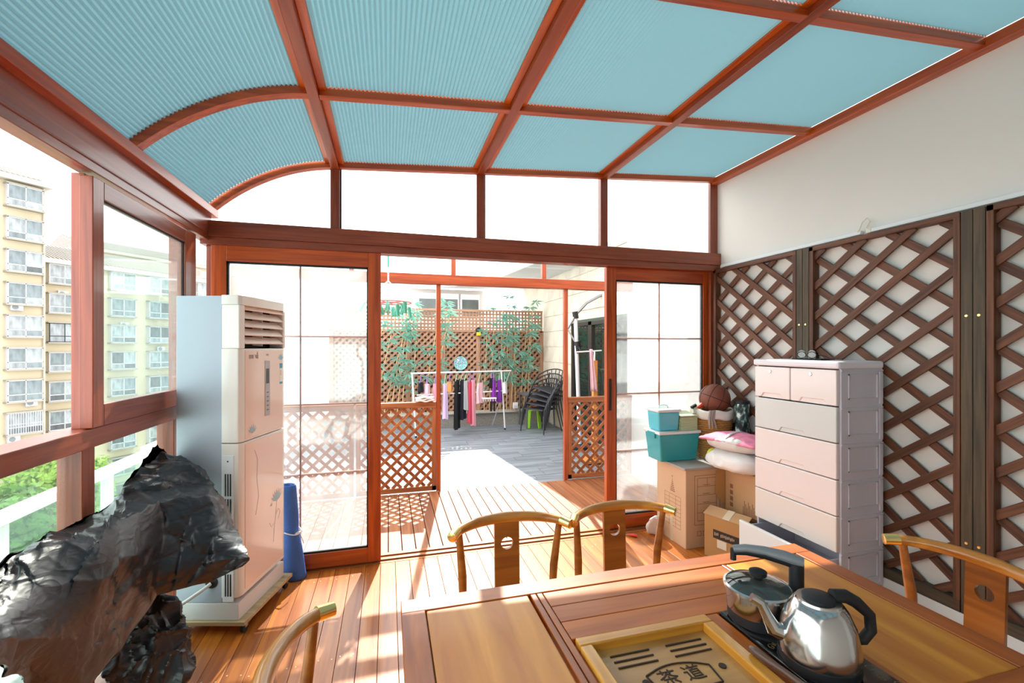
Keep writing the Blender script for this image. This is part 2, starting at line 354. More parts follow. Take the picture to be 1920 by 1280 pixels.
def arch(yc, wdt, z0, hgt, name):
    n = 20; mb = MB(); xs_ = [XL + .02 + (-.325 - XL - .02) * k / n for k in range(n + 1)]; ring = []
    for k, xx in enumerate(xs_):
        dzdx = (rz(xx + .004) - rz(xx - .004)) / .008; nx, nz = -dzdx, 1.0; l = math.hypot(nx, nz); nx, nz = nx/l, nz/l
        a = Vector((xx + nx * z0, 0, rz(xx) + nz * z0)); b = a + Vector((nx, 0, nz)) * hgt
        mb.v += [(a.x, yc - wdt/2, a.z), (a.x, yc + wdt/2, a.z), (b.x, yc + wdt/2, b.z), (b.x, yc - wdt/2, b.z)]
    for k in range(n):
        for q in range(4): mb.f.append([k*4+q, k*4+(q+1)%4, (k+1)*4+(q+1)%4, (k+1)*4+q])
    mb.f += [[0,1,2,3],[n*4+3,n*4+2,n*4+1,n*4]]
    return mb.build(name, RIB, ce, smooth=.5)
for yy in RY[:-1]:
    arch(yy if yy < 3 else YB - .02, .05, 0, .045, 'arch_rib')
    if yy < 3: arch(yy + .035, .03, .025, .02, 'arch_flange')
# ------------------------------------------------------------------ pleated blinds under the roof glass
BLIND = thin('blind_fabric', '7ba8b4', .14, .8)
bays = [(XL + .035, -.402), (-.298, .608), (.712, 1.616), (1.72, XR - .055)]
cols = ['curved outer', 'second flat', 'third flat', 'wall-side flat']
rows = ['next to the glazed end', 'second from the glazed end', 'third from the glazed end', 'fourth from the glazed end', 'rearmost']
for c_, (xa, xb) in enumerate(bays):
    for r_ in range(5):
        y1, y0 = RY[r_] - (.055 if r_ == 0 else .025), RY[r_ + 1] + .055
        if c_ == 0: 
            arc = [(xa + (xb - xa) * k / 200, rz(xa + (xb - xa) * k / 200)) for k in range(201)]
        else: arc = [(xa, rz(xa)), (xb, rz(xb))]
        Ls = [0]
        for p, q in zip(arc[:-1], arc[1:]): Ls.append(Ls[-1] + math.dist(p, q))
        n = int(Ls[-1] / .0095); mb = MB(); j = 0
        for k in range(n + 1):
            s = Ls[-1] * k / n
            while j < len(arc) - 2 and Ls[j + 1] < s: j += 1
            t = (s - Ls[j]) / max(1e-6, Ls[j+1] - Ls[j]); px = arc[j][0] + (arc[j+1][0] - arc[j][0]) * t; pzz = arc[j][1] + (arc[j+1][1] - arc[j][1]) * t
            dx, dz = arc[j+1][0] - arc[j][0], arc[j+1][1] - arc[j][1]; l = math.hypot(dx, dz); h = .038 + (.005 if k % 2 else -.005)
            px += -dz / l * h; pzz += dx / l * h; mb.v += [(px, y0, pzz), (px, y1, pzz)]
        for k in range(n): mb.f.append([2*k, 2*k+1, 2*k+3, 2*k+2])
        o = mb.build('pleated_blind', BLIND)
        tag(o, f'teal pleated roof blind in the {cols[c_]} bay, {rows[r_]}', 'blind', 'pleated blinds under the glass roof')
# ------------------------------------------------------------------ lattice panelling on the right wall
pn = [(3.255, 2.445, -1), (2.345, 1.53, 1), (1.43, .6, 1), (.5, -.35, 1)]
names = ['lattice panel on the white wall beside the sliding door', 'lattice panel on the white wall behind the drawer cabinet', 'lattice panel on the white wall right of the double post', 'lattice panel on the white wall nearest the viewer']
for (ya, yb, fr), nm in zip(pn, names):
    t = empty('wall_lattice', (XR, (ya + yb) / 2, .2)); H0, H1 = .2, 2.16; yo = (ya + yb) / 2
    tag(t, 'dark wooden diagonal ' + nm, 'lattice', 'wall lattice panels')
    w = ya - yb; xo = -.03
    # local: y runs along the wall, z up from .2
    for yy in (w/2 - .014, -w/2 + .014): beam('frame_stile', (xo - .005, yy, 0), (xo - .005, yy, H1 - H0), .028, .05, LATW, t, up=(1,0,0))
    beam('frame_rail', (xo - .005, -w/2, .03), (xo - .005, w/2, .03), .05, .06, LATD, t); beam('frame_rail', (xo - .005, -w/2, H1 - H0 - .014), (xo - .005, w/2, H1 - H0 - .014), .05, .028, LATW, t)
    # u runs towards the camera (-y), so a rising slat in the picture goes up with u
    lattice(t, (xo + .006, w/2 - .02, .05), (0, -1, 0), (-1, 0, 0), w - .04, H1 - H0 - .07, .196, .76, .04, .014, LATW, front=fr)
for (yy, n) in ((2.395, 2), (1.48, 2), (.55, 2)):
    t = empty('wall_post', (XR, yy, .2)); tag(t, {2.395: 'double dark wooden post between the two far lattice panels', 1.48: 'double dark wooden post in front of the drawer cabinet lattice, brass screws showing', .55: 'double dark wooden post nearest the viewer on the lattice wall'}[yy], 'post', 'lattice posts')
    for s in (-1, 1):
        p = beam('board', (-.03, s * .024, 0), (-.03, s * .024, 1.96), .046, .06, LATD, t, up=(1,0,0), bevel=.003)
    for zz in (.35, 1.45):
        for s in (-1, 1): MB().lathe([(.008, 0), (.006, .002)], 10).build('screw', BRASS, t, M=Matrix.Translation((-.061, s * .024, zz)) @ Matrix.Rotation(-math.pi/2, 4, 'Y'))
for k, (a, b, lab) in enumerate(((3.2, 2.03, 'thin white light tube along the lattice top, far length by the door'), (2.0, .55, 'thin white light tube along the lattice top, near length'))):
    t = empty('light_tube', (XR, a, 2.185)); tag(t, lab, 'light', 'light tubes on the lattice')
    MB().box(-.03, -.004, b - a, 0, -.012, .012).build('body', WHITEM, t, bevel=.004); MB().box(-.032, -.002, -.03, 0, -.014, .014).build('end_cap', plain('cream_plastic', 'e8e2cf', .4), t, bevel=.003)
cord = [(XR - .02, 2.06, 2.185), (XR - .04, 2.03, 2.2), (XR - .03, 2.02, 2.245), (XR - .02, 2.0, 2.262), (XR - .02, 1.985, 2.24), (XR - .03, 2.0, 2.2), (XR - .03, 1.97, 2.185)]
tag(MB().tube(cord, .004, 6).build('cord', MATS['cream_plastic'], smooth=True), 'short looped cream cord joining the two light tubes', 'cord')
# ------------------------------------------------------------------ outer timber frame at the end of the deck
YO = 4.72
of = empty('trim_2', kind='structure')
ORN = wood('outer_frame_wood', '8a3a1c', 'b4562c', rough=.4, coat=.15, var=.05)
beam('header', (-1.4, YO, 2.2), (XR, YO, 2.2), .1, .1, ORN, of, bevel=.003); beam('top_rail', (-1.4, YO, 2.53), (XR, YO, 2.53), .07, .06, ORN, of, bevel=.003)
for xm in (-.35, .66, 1.668): beam('transom_mullion', (xm, YO, 2.25), (xm, YO, 2.5), .06, .045, ORN, of, up=(1,0,0)); 
xs2 = [-1.4, -.35, .66, 1.668, XR]
for a, b in zip(xs2[:-1], xs2[1:]): bx('transom_pane', a + .025, b - .025, YO, YO + .005, 2.25, 2.5, GLASS, of)
for xm in (.505, 1.93): beam('post', (xm, YO, 0), (xm, YO, 2.15), .045, .045, ORN, of, up=(1,0,0), bevel=.003)
beam('post', (-1.38, YO, 0), (-1.38, YO, 2.15), .06, .06, ORN, of, up=(1,0,0), bevel=.003)
for nm, a, b, lab in (('lattice_screen', -.31, .48, 'waist-high orange-brown lattice screen left of the terrace opening'), ('lattice_screen', -1.34, -.33, 'waist-high orange-brown lattice screen seen through the closed glass door'), ('lattice_screen', 1.955, XR, 'waist-high orange-brown lattice screen right of the terrace opening')):
    t = empty(nm, ((a + b) / 2, YO, 0)); tag(t, lab, 'screen', 'lattice screens at the deck edge'); w = (b - a) / 2
    for s in (-1, 1): beam('stile', (s * (w - .022), 0, .01), (s * (w - .022), 0, .93), .04, .044, LATO, t, up=(1,0,0), bevel=.003)
    beam('rail', (-w, 0, .035), (w, 0, .035), .04, .05, LATO, t, bevel=.003); beam('rail', (-w, 0, .9), (w, 0, .9), .06, .06, LATO, t, bevel=.003)
    lattice(t, (-w + .04, 0, .06), (1, 0, 0), (0, -1, 0), 2 * w - .08, .81, .118, 1.0, .03, .012, LATO, front=1)
# ------------------------------------------------------------------ house wall right of the terrace
hw = empty('wall_house', kind='structure')
bx('wall_core', 3.11, 3.6, 4.72, 10.4, -.1, 3.0, STONE, hw)
bx('wall_return', XR, 3.2, 4.72, 4.8, -.1, 3.0, STONE, hw)
bx('wall_band', 3.06, 3.3, 4.72, 10.3, 2.9, 3.02, plain('band_lilac', 'c2b6b6', .7), hw)
yy = 4.82; z = 0
rr = 0
while z < 2.85:
    y = 4.82 - (.3 if rr % 2 else 0)
    while y < 8.75:
        a, b = max(y, 4.82), min(y + .6, 8.75)
        if b - a > .05 and not (z < 1.95 and a < 7.2 and b > 5.0): bx('stone', 3.085, 3.115, a + .003, b - .003, z + .003, z + .297, STONE, hw)
        y += .6
    z += .3; rr += 1
d3 = empty('door_3', kind='structure'); DKF = plain('dark_bronze', '3c3431', .4, metal=.3)
DG = glass('dark_glass', (.35, .42, .38), haze=.1, hazecol=(.2, .28, .24), refl=1.6)
for (a, b) in ((5.02, 5.72), (5.72, 6.44), (6.44, 7.18)):
    for yy in (a + .03, b - .03): beam('stile', (3.07, yy, .05), (3.07, yy, 1.9), .06, .06, DKF, d3, up=(1,0,0))
    beam('rail', (3.07, a, 1.87), (3.07, b, 1.87), .06, .06, DKF, d3); beam('rail', (3.07, a, .1), (3.07, b, .1), .06, .1, DKF, d3)
    bx('pane', 3.075, 3.08, a + .06, b - .06, .15, 1.84, DG, d3)
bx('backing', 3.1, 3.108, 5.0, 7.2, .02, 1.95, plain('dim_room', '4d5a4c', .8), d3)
# ------------------------------------------------------------------ fence along the far side of the terrace
YFN = 8.75
fe = empty('lattice_fence', (1.0, YFN, 0)); tag(fe, 'tall brown lattice fence with a square-grid top along the terrace', 'fence')
posts = [-1.0, -.32, .36, 1.03, 1.715, 2.39, 3.04]
for p in posts: beam('post', (p - 1.0, 0, .05), (p - 1.0, 0, 1.82), .07, .08, FENCE, fe, up=(1,0,0))
for a, b in zip(posts[:-1], posts[1:]):
    a -= 1.0; b -= 1.0
    lattice(fe, (a + .035, .01, .22), (1, 0, 0), (0, -1, 0), b - a - .07, 1.58, .118, 1.0, .04, .022, FENCE, front=1, joined='diagonal_lattice')
    g = MB(); x = a + .02
    while x < b: g.box(x, x + .036, -.02, -.008, 1.84, 2.2); x += .068
    z = 1.86
    while z < 2.2: g.box(a, b, -.008, .004, z, z + .034); z += .068
    g.build('square_lattice', FENCE, fe, kind='stuff')
beam('rail', (-2.03, -.01, 1.815), (2.06, -.01, 1.815), .05, .05, FENCE, fe); beam('rail', (-2.03, -.01, 2.215), (2.06, -.01, 2.215), .05, .04, FENCE, fe); beam('rail', (-2.03, -.01, .2), (2.06, -.01, .2), .05, .06, FENCE, fe)
bx('fence_backing', -1.0, 3.06, YFN + .03, YFN + .05, .05, 1.8, plain('fence_backing', '5a4637', .8, var=.15, nscale=1.2))['kind'] = 'structure'
kb = empty('curb', kind='structure')
bx('curb_wall', -1.3, 3.08, 8.42, 8.46, -.02, .24, plain('pebble_grey', '8e8b84', .8, var=.3, nscale=60), kb, bevel=.008); bx('curb_cap', -1.3, 3.08, 8.38, 8.72, .23, .25, plain('curb_stone', 'a8a297', .7, var=.1), kb, bevel=.004)
# parapet left of the terrace
pa = bx('parapet', -1.55, -1.45, YB + .15, 8.8, -.1, .85, plain('parapet_white', 'e6e4de', .7)); pa['kind'] = 'structure'
# ------------------------------------------------------------------ bamboo
STEM = plain('bamboo_stem', 'c9a877', .5, var=.2, nscale=8); LEAF = thin('bamboo_leaf', '7db3a0', .4, .5)
def bamboo(x, lean, h, lab, seed, dense):
    rnd = random.Random(seed); t = empty('bamboo_cane', (x, 8.56, .25)); tag(t, lab, 'bamboo', 'bamboo canes along the fence')
    top = Vector((lean, -.04, h)); pts = [Vector((lean * (k/6) ** 1.1, -.04 * k/6, h * k/6)) for k in range(7)]
    MB().tube(pts, [.011 - .006 * k/6 for k in range(7)], 6).build('stem', STEM, t, smooth=True)
    mb = MB()
    for c in range(dense):
        f = .25 + .78 * (c + rnd.random()) / dense; base = Vector((lean * min(f, 1) ** 1.1, -.05, h * min(f, 1.04)))
        cd = Vector((rnd.uniform(-.12, .12), rnd.uniform(-.1, .02), rnd.uniform(-.02, .06))); base2 = base + cd
        for l in range(11):
            az = rnd.uniform(-.3, math.pi + .3) ; el = rnd.uniform(-.7, .5); d = Vector((math.cos(az), -abs(math.sin(az)) * .5, math.sin(el) * .9)).normalized()
            L_ = rnd.uniform(.1, .19); sd = d.cross(Vector((rnd.uniform(-.4,.4), 1, .3))).normalized() * .013; m_ = base2 + d * L_ * .45
            mb.add([base2, m_ + sd, base2 + d * L_ + Vector((0, 0, -.02)), m_ - sd], [(0, 1, 2, 3)])
    mb.build('leaves', LEAF, t, kind='stuff')
ords = ['first', 'second', 'third', 'fourth', 'fifth', 'sixth', 'seventh', 'eighth', 'ninth', 'tenth']
LX = [-.55, -.25, -.08, .04, .16, .24, .42, .62, .72, .8]; RX = [1.8, 1.9, 2.02, 2.12, 2.25, 2.34, 2.43, 2.52, 2.6, 2.68]
for k, x in enumerate(LX): bamboo(x, [.5, .42, .5, .3, .22, .12, .12, .38, .42, .36][k], 1.75 + .12 * ((k * 7) % 5) - (.25 if k in (2, 5) else 0), f'tan bamboo cane with blue-green leaves left of the round plate, {ords[k]} from the left', k + 3, 8)
for k, x in enumerate(RX): bamboo(x, [.05, .12, .28, .05, .02, .1, -.02, .16, .2, .1][k], 1.65 + .13 * ((k * 3) % 5), f'tan bamboo cane with blue-green leaves right of the round plate, {ords[k]} from the left', k + 31, 8)
# ------------------------------------------------------------------ plate, solar lamps, socket
pl = empty('round_plate', (1.36, 8.70, 1.18)); tag(pl, 'round blue and green painted plate hanging on the fence', 'plate')
m, nt, p = _new('painted_plate'); mp = _coords(nt, (1, 1, 1)); n = nt.nodes.new('ShaderNodeTexNoise'); n.inputs['Scale'].default_value = 14; n.inputs['Distortion'].default_value = 2.5
r = nt.nodes.new('ShaderNodeValToRGB'); r.color_ramp.elements[0].position = .38; r.color_ramp.elements[0].color = lin('e6f2ee'); r.color_ramp.elements[1].position = .6; r.color_ramp.elements[1].color = lin('59b89a')
e = r.color_ramp.elements.new(.47); e.color = lin('3f5aa8'); e = r.color_ramp.elements.new(.52); e.color = lin('9fd9cf')
nt.links.new(mp.outputs[0], n.inputs[0]); nt.links.new(n.outputs[0], r.inputs[0]); nt.links.new(r.outputs[0], p.inputs[0]); p.inputs['Roughness'].default_value = .25
RX90 = Matrix.Rotation(math.pi/2, 4, 'X')
MB().lathe([(.0, .008), (.1, .006), (.125, .016), (.125, .012), (.0, 0)], 28).build('dish', m, pl, smooth=True, M=RX90)
MB().tube([(.128 * math.cos(a * math.pi / 14), .128 * math.sin(a * math.pi / 14), .013) for a in range(28)], .006, 6, True).build('rim', plain('plate_rim', '7fd0c6', .3), pl, smooth=True, M=RX90)
MB().tube([(-.09, -.005, .1), (-.05, -.01, .15), (0, -.01, .165), (.05, -.01, .15), (.09, -.005, .1)], .004, 6).build('hanger_wire', BLACKR, pl)
for x, lab in ((.36, 'small black and yellow solar lamp on the left fence post'), (1.715, 'small black and yellow solar lamp on the fence post right of the plate')):
    t = empty('solar_lamp', (x, 8.68, 1.72)); tag(t, lab, 'lamp', 'solar lamps on the fence')
    MB().prism([(-.045, .03, .07), (.045, .03, .07), (.06, .03, .13), (0, .03, .17), (-.06, .03, .13)], (0, -.07, 0)).build('housing', BLACKR, t); MB().box(-.04, .04, -.05, .02, .0, .07).build('lens', plain('yellow_lens', 'f2d21c', .3), t, bevel=.008)
t = empty('socket_box', (2.38, 8.37, .3)); tag(t, 'white weatherproof socket box on the low curb', 'socket')
MB().box(-.05, .05, -.03, .02, 0, .12).build('housing', WHITEM, t, bevel=.008); MB().box(-.042, .042, -.04, -.03, .01, .075).build('flap', plain('flap_grey', 'cfd2d4', .3), t, bevel=.005)
# ------------------------------------------------------------------ drying rack and laundry
A, B = Vector((.38, 7.57, 1.06)), Vector((1.98, 7.9, 1.06)); AB = (B - A).normalized(); NN = Vector((AB.y, -AB.x, 0))
rk = empty('drying_rack', (0, 0, 0)); tag(rk, 'folding white metal drying rack standing on the grey terrace', 'rack')
WT = plain('white_tube', 'e4e6e8', .3, metal=.2)
MB().tube([A - AB * .02, B + AB * .2], .014, 8).build('top_bar', WT, rk, smooth=True)
MB().tube([A + AB * .07 - Vector((0,0,.36)) + NN * .02, B - Vector((0,0,.36)) + AB * .08 + NN * .02], .011, 8).build('middle_bar', WT, rk, smooth=True)
for q, s in ((A, 1), (B, 1)): MB().tube([q, q + AB * .05 - Vector((0, 0, 1.04)) + NN * .05], .014, 8).build('leg', WT, rk, smooth=True)
for q, s in ((A, 1), (B + AB * .18, 1)):
    l = MB().tube([q, q - AB * .2 * (1 if q is not A else -.6) - Vector((0, 0, 1.04)) - NN * .35], .01, 8).build('brace_leg', SILVER, rk, smooth=True)
for q in (A + AB * .05 + NN * .05, B + AB * .05 + NN * .05): MB().lathe([(.018, .0), (.018, .03)], 8, (q.x, q.y, .002)).build('foot_cap', BLACKR, rk)
garments = [(787, 12, 'black camisole', '1c1c20', .16, .1), (797, 15, 'pale pink top', 'eac6d4', .26, .12), (811, 15, 'pink and white top', 'e79ab0', .3, .14), (828, 16, 'white and lilac blouse', 'd8c3e2', .6, .13), (835, 13, 'orange-tan shorts', 'd9a35f', .17, .14),
            (848, 10, 'long black dress', '17171a', .84, .2), (858, 10, 'navy black dress', '1d2030', .68, .14), (864, 12, 'light grey short-sleeved shirt', 'c4c6ca', .5, .16), (871, 14, 'red skirt', 'd94d66', .72, .14), (877, 11, 'pink trousers', 'eaa6b4', .8, .13),
            (890, 17, 'pale pink towel', 'f0c8cf', .36, .22), (911, 8, 'small black sock pair', '141417', .18, .06), (915, 12, 'purple vest', '8a35a8', .42, .1), (926, 12, 'second purple vest', '7c2f9c', .4, .1), (936, 18, 'white plastic bag', 'e9eaec', .2, .16)]
for (u, dv, nm, col, ln, wd) in garments:
    s = (u - 773) / (949 - 773); P = A.lerp(B + AB * .2, s); P = Vector((P.x, P.y, 1.045)); top = -.03 - dv * .009
    lab = f'{nm} hanging on the drying rack'
    t = empty('hanging_garment', P, math.atan2(AB.y, AB.x)); tag(t, lab, 'clothing', 'laundry on the drying rack'); rnd = random.Random(u)
    g = MB(); ph = rnd.uniform(0, 6)
    turn = rnd.uniform(.5, 1.1)
    def fn(a, b, wd=wd, ln=ln, ph=ph, top=top, turn=turn):
        w = wd * (.75 + .25 * min(1, b * 2)) * (1 + .08 * math.sin(b * 5 + ph)); an = 2 * math.pi * a
        xx = w / 2 * math.cos(an); yy = .035 * math.sin(an) + .016 * math.sin(a * 31 + ph) * (.3 + b); 
        return (xx * math.cos(turn) - yy * math.sin(turn), xx * math.sin(turn) + yy * math.cos(turn), top - ln * b + .012 * math.sin(an * 2 + ph) * b)
    g.grid(fn, 24, 8, cu=True); g.build('cloth', thin('cloth_' + col, col, .25, .85), t, smooth=True)
    hc = plain('hanger_purple' if u % 2 else 'hanger_green', '8f6cc0' if u % 2 else '8fd0b0', .4); w = min(wd, .2) * .5; c_, s_ = math.cos(turn), math.sin(turn)
    MB().tube([(0, 0, .016), (.012, 0, .02), (.014, 0, 0), (0, 0, -.03), (w * c_, w * s_, top - .01), (-w * c_, -w * s_, top - .01), (0, 0, -.03)], .004, 5).build('hanger', hc, t)
t = empty('peg_hanger', (1.72, 7.75, .58)); tag(t, 'small white peg hanger with black socks below the rack', 'hanger')
MB().box(-.13, .13, -.04, .04, 0, .02).build('frame', WHITEM, t, bevel=.005)
for k in range(6): MB().box(-.12 + k * .044, -.105 + k * .044, -.045, -.02, -.04, 0).build('peg', plain('peg_grey', 'b8b8b4', .5), t)
for s in (-1, 1): MB().box(.06 + s * .03 - .018, .06 + s * .03 + .018, -.035, -.02, -.22, -.04).build('sock', plain('sock_black', '17171a', .9), t, bevel=.006)
MB().tube([(0, 0, .02), (0, 0, .13)], .003, 5).build('hook', STEEL, t)
# ------------------------------------------------------------------ patio table, stacked chairs, green stool
GR = plain('patio_grey', '5d6064', .45, metal=.2); BK = plain('rattan_black', '2e2f33', .55)
t = empty('patio_table', (2.72, 8.1, 0)); tag(t, 'small dark grey square patio table beside the stacked chairs', 'table')
MB().box(-.3, .3, -.28, .28, .59, .62).build('table_top', GR, t, bevel=.006)
for sx in (-1, 1):
    for sy in (-1, 1): MB().tube([(sx * .25, sy * .23, .59), (sx * .27, sy * .25, 0)], .016, 8).build('leg', GR, t, smooth=True)
def patio_chair(name):
    t = empty(name); tb = .011
    sm = MB()
    for k in range(11): sm.box(-.2, .2, -.2 + k * .036, -.2 + k * .036 + .026, .40, .412)
    sm.build('seat', BK, t)
    arc = [Vector((.26 * math.cos(a), .22 * math.sin(a) * 1.0, .62 + .14 * max(0, math.sin(a)))) for a in [(-.35 + k * (math.pi + .7) / 16) for k in range(17)]]
    MB().tube(arc, tb, 6).build('arm_rail', BK, t, smooth=True)
    for s in (-1, 1):
        MB().tube([arc[0 if s > 0 else -1], Vector((s * .25, -.2, .4)), Vector((s * .27, -.24, 0))], tb, 6).build('front_leg', BK, t, smooth=True); MB().tube([Vector((s * .2, .18, .66)), Vector((s * .2, .19, .4)), Vector((s * .25, .28, 0))], tb, 6).build('rear_leg', BK, t, smooth=True)
    MB().tube([(-.21, -.2, .4), (.21, -.2, .4), (.2, .19, .4), (-.2, .19, .4)], tb, 6, True).build('seat_frame', BK, t)
    bm_ = MB()
    for k in range(7): an = math.pi * (.18 + .64 * k / 6); bm_.tube([(.24 * math.cos(an), .205 * math.sin(an), .62 + .14 * math.sin(an)), (.19 * math.cos(an), .19, .41)], .008, 5)
    bm_.build('backrest', BK, t); return t
pc = patio_chair('patio_chair')
for k in range(5):
    c = pc if k == 0 else copy_tree(pc)
    c.location = (2.62 + k * .03, 7.55 + k * .02, k * .085); c.rotation_euler = (0, math.radians(3 * k), math.radians(-60))
    tag(c, f'black woven patio armchair, {["bottom", "second from the bottom", "middle", "second from the top", "topmost"][k]} of the stack', 'chair', 'stacked patio armchairs')
t = empty('green_stool', (2.62, 7.95, 0)); tag(t, 'lime green plastic stool under the patio table', 'stool'); LG = plain('lime_plastic', '9fe02a', .4)
MB().lathe([(.13, .36), (.15, .35), (.15, .33), (.12, .33)], 20).build('seat', LG, t, smooth=True)
for k in range(4): a = k * math.pi/2 + .5; MB().obox((.11 * math.cos(a), .11 * math.sin(a), .34), (.15 * math.cos(a), .15 * math.sin(a), 0), .07, .012, up=(math.cos(a), math.sin(a), 0)).build('leg', LG, t)
# ------------------------------------------------------------------ cantilever parasol, towel, post by the house wall
t = empty('cantilever_parasol', (2.77, 6.2, 0)); tag(t, 'silver pole of a folded cantilever parasol by the house wall', 'parasol')
def w_(u, v, Y): return pY(u, v, Y) - Vector((2.77, 6.2, 0))
MB().tube([(0, 0, .02), w_(1079, 592, 6.2)], .03, 12).build('pole', plain('pole_white', 'd6d7da', .35), t, smooth=True)
ar = [w_(1064, 616, 6.2), w_(1080, 589, 6.2), w_(1100, 568, 6.16), w_(1126, 554, 6.12), w_(1165, 541, 6.05), w_(1210, 538, 5.98)]
MB().tube(ar, .02, 10).build('arm', plain('parasol_arm', '8d8f93', .35, metal=.5), t, smooth=True)
MB().tube([w_(1064, 617, 6.2), w_(1083, 648, 6.2)], .012, 8).build('strut', SILVER, t, smooth=True)
MB().tube([w_(1082, 640, 6.2), w_(1084, 662, 6.2)], .045, 12).build('sleeve', BLACKR, t, smooth=True); MB().tube([w_(1078, 584, 6.2), w_(1080, 597, 6.2)], .042, 12).build('joint', BLACKR, t, smooth=True); MB().tube([w_(1085, 650, 6.16), w_(1088, 658, 6.12)], .012, 8).build('crank', BLACKR, t)
MB().lathe([(.2, 0), (.2, .03), (.05, .05)], 20).build('base_plate', BLACKR, t)
MB().tube([w_(1210, 538, 5.98), w_(1212, 700, 5.98)], [.03, .08], 10).build('folded_canopy', plain('canopy_beige', 'cfc6b4', .9), t, smooth=True)
t = empty('wooden_stand', (2.62, 5.4, 0)); tag(t, 'light wooden post stand with pink towel behind the door frame', 'stand')
MB().box(-.03, .03, -.03, .03, .0, 1.32).build('post', wood('pine', 'b46f34', 'd09048', rough=.5), t, bevel=.004); MB().box(-.18, .18, -.15, .15, 0, .03).build('foot', MATS['pine'], t, bevel=.004)
MB().tube([(-.28, 0, 1.43), (.1, 0, 1.45)], .009, 8).build('bar', WT, t); MB().tube([(0, 0, 1.3), (0, 0, 1.45)], .012, 8).build('neck', WT, t)
pt = tag(empty('pink_towel', (2.57, 5.36, 1.45)), 'pale pink towel hanging from the wooden stand', 'towel')
MB().grid(lambda a, b: (-.05 + .1 * a * (.4 + .6 * b) + .02 * b, .012 * math.sin(a * 14) - .02, .02 - .55 * b), 12, 10).build('cloth', thin('towel_pink', 'f0cfd6', .3), pt, smooth=True, solid=.006)
# ------------------------------------------------------------------ round peg airer hanging above the deck
t = empty('peg_airer', (.0, 4.2, 2.46)); tag(t, 'round pink wire peg airer with green pegs hanging from a hook', 'airer'); PW = plain('airer_pink', 'd98f8f', .4); PGm = plain('peg_green', '4fae93', .4)
R_ = .2; zr = -.56
MB().tube([(R_ * math.cos(k * math.pi/16), R_ * math.sin(k * math.pi/16), zr) for k in range(32)], .007, 6, True).build('ring', PW, t, smooth=True)
MB().tube([(.11 * math.cos(k * math.pi/12), .11 * math.sin(k * math.pi/12), zr - .005) for k in range(24)], .0055, 6, True).build('inner_ring', PW, t, smooth=True)
for k in range(3): a = k * math.pi / 3 + .2; MB().tube([(R_ * math.cos(a), R_ * math.sin(a), zr), (-R_ * math.cos(a), -R_ * math.sin(a), zr)], .005, 5).build('spoke', PW, t)
for k in range(4): a = k * math.pi / 2 + .6; MB().tube([(0, 0, -.36), (R_ * .5 * math.cos(a), R_ * .5 * math.sin(a), -.45), (R_ * math.cos(a), R_ * math.sin(a), zr)], .004, 5).build('cord', plain('airer_cord', 'e9d9d2', .5), t)
MB().tube([(0, 0, -.38), (0, 0, -.24)], .007, 8).build('swivel', WHITEM, t)
MB().tube([(0, 0, -.24), (0, 0, -.12), (-.03, 0, -.09), (-.035, 0, -.03), (0, 0, .006), (.03, 0, -.02), (.05, 0, -.07)], .009, 8).build('hook', PGm, t, smooth=True)
pgm = MB().box(-.01, .01, -.014, -.002, -.1, 0).box(-.01, .01, .002, .014, -.1, 0).mesh('peg')
pgm.materials.append(PGm)
for k in range(16):
    a = k * math.pi / 8; rr_ = R_ if k % 3 else .11; o = bpy.data.objects.new('peg', pgm); C.objects.link(o); o.parent = t; o.location = (rr_ * math.cos(a), rr_ * math.sin(a), zr - .002 - .03 * (k % 2)); o.rotation_euler = (.2 * (k % 3 - 1), .3 * (k % 4 - 1.5), a)
po = MB().tube([(-1.4, 4.2, 2.468), (XR, 4.2, 2.468)], .012, 8).build('drying_pole', STEEL, smooth=True); tag(po, 'steel drying pole across the deck holding the peg airer', 'pole')
# folded cloth on the left screen
t = empty('folded_cloth', (.36, 4.715, .935)); tag(t, 'folded white cloth lying on the lattice screen rail', 'cloth')
for k in range(3): MB().grid(lambda a, b, k=k: (-.08 + .17 * a + .01 * math.sin(b * 9 + k), -.05 + .1 * b, .008 + .016 * k + .006 * math.sin(a * 9 + k * 2)), 10, 6).build('fold', plain('cloth_white', 'ece9e6', .9), t, smooth=True, solid=.014)

# flat awning over the house doors, reaching behind the fence
aw = empty('flat_awning', (3.06, 7.0, 2.85)); tag(aw, 'grey flat awning roof fixed to the house wall above the fence', 'awning')
MB().prism([(.0, -1.1, 0), (-.68, -1.1, 0), (-1.11, 2.4, 0), (-2.1, 3.25, 0), (.0, 3.25, 0)], (0, 0, .05)).build('roof_sheet', plain('awning_grey', 'b9bbbd', .6), aw)
for p, q in (((-.68, -1.1), (-1.11, 2.4)), ((-1.11, 2.4), (-2.1, 3.25)), ((0, -1.1), (-.68, -1.1))): beam('edge_trim', (p[0], p[1], .02), (q[0], q[1], .02), .03, .07, WHITEM, aw)
# ------------------------------------------------------------------ tea table
TW1 = wood('table_panel_light', 'b4661a', 'd68e30', rough=.42, coat=.1, var=.04, scale=(1.0, 9, 9)); TW2 = wood('table_panel_brown', '974812', 'c0691f', rough=.42, coat=.1, var=.1, scale=(1.0, 10, 10))
TFR = wood('table_frame_wood', '863d10', 'b25f1e', rough=.4, coat=.15, var=.08, scale=(1.2, 16, 16)); TRW = wood('tray_wood', '9a6a34', 'b98a4c', rough=.4, coat=.1, var=.05, scale=(1.5, 10, 10)); TRL = wood('tray_rim_wood', 'b9761f', 'd49a3a', rough=.3, coat=.3, var=.05)
tx0, tx1, ty0, ty1, tz = .035, 1.475, .62, 1.345, .76
tt = empty('tea_table', ((tx0 + tx1) / 2, (ty0 + ty1) / 2, 0)); tag(tt, 'long polished wooden tea table with inset panels and tray well', 'table'); tt_o = Vector(tt.location)
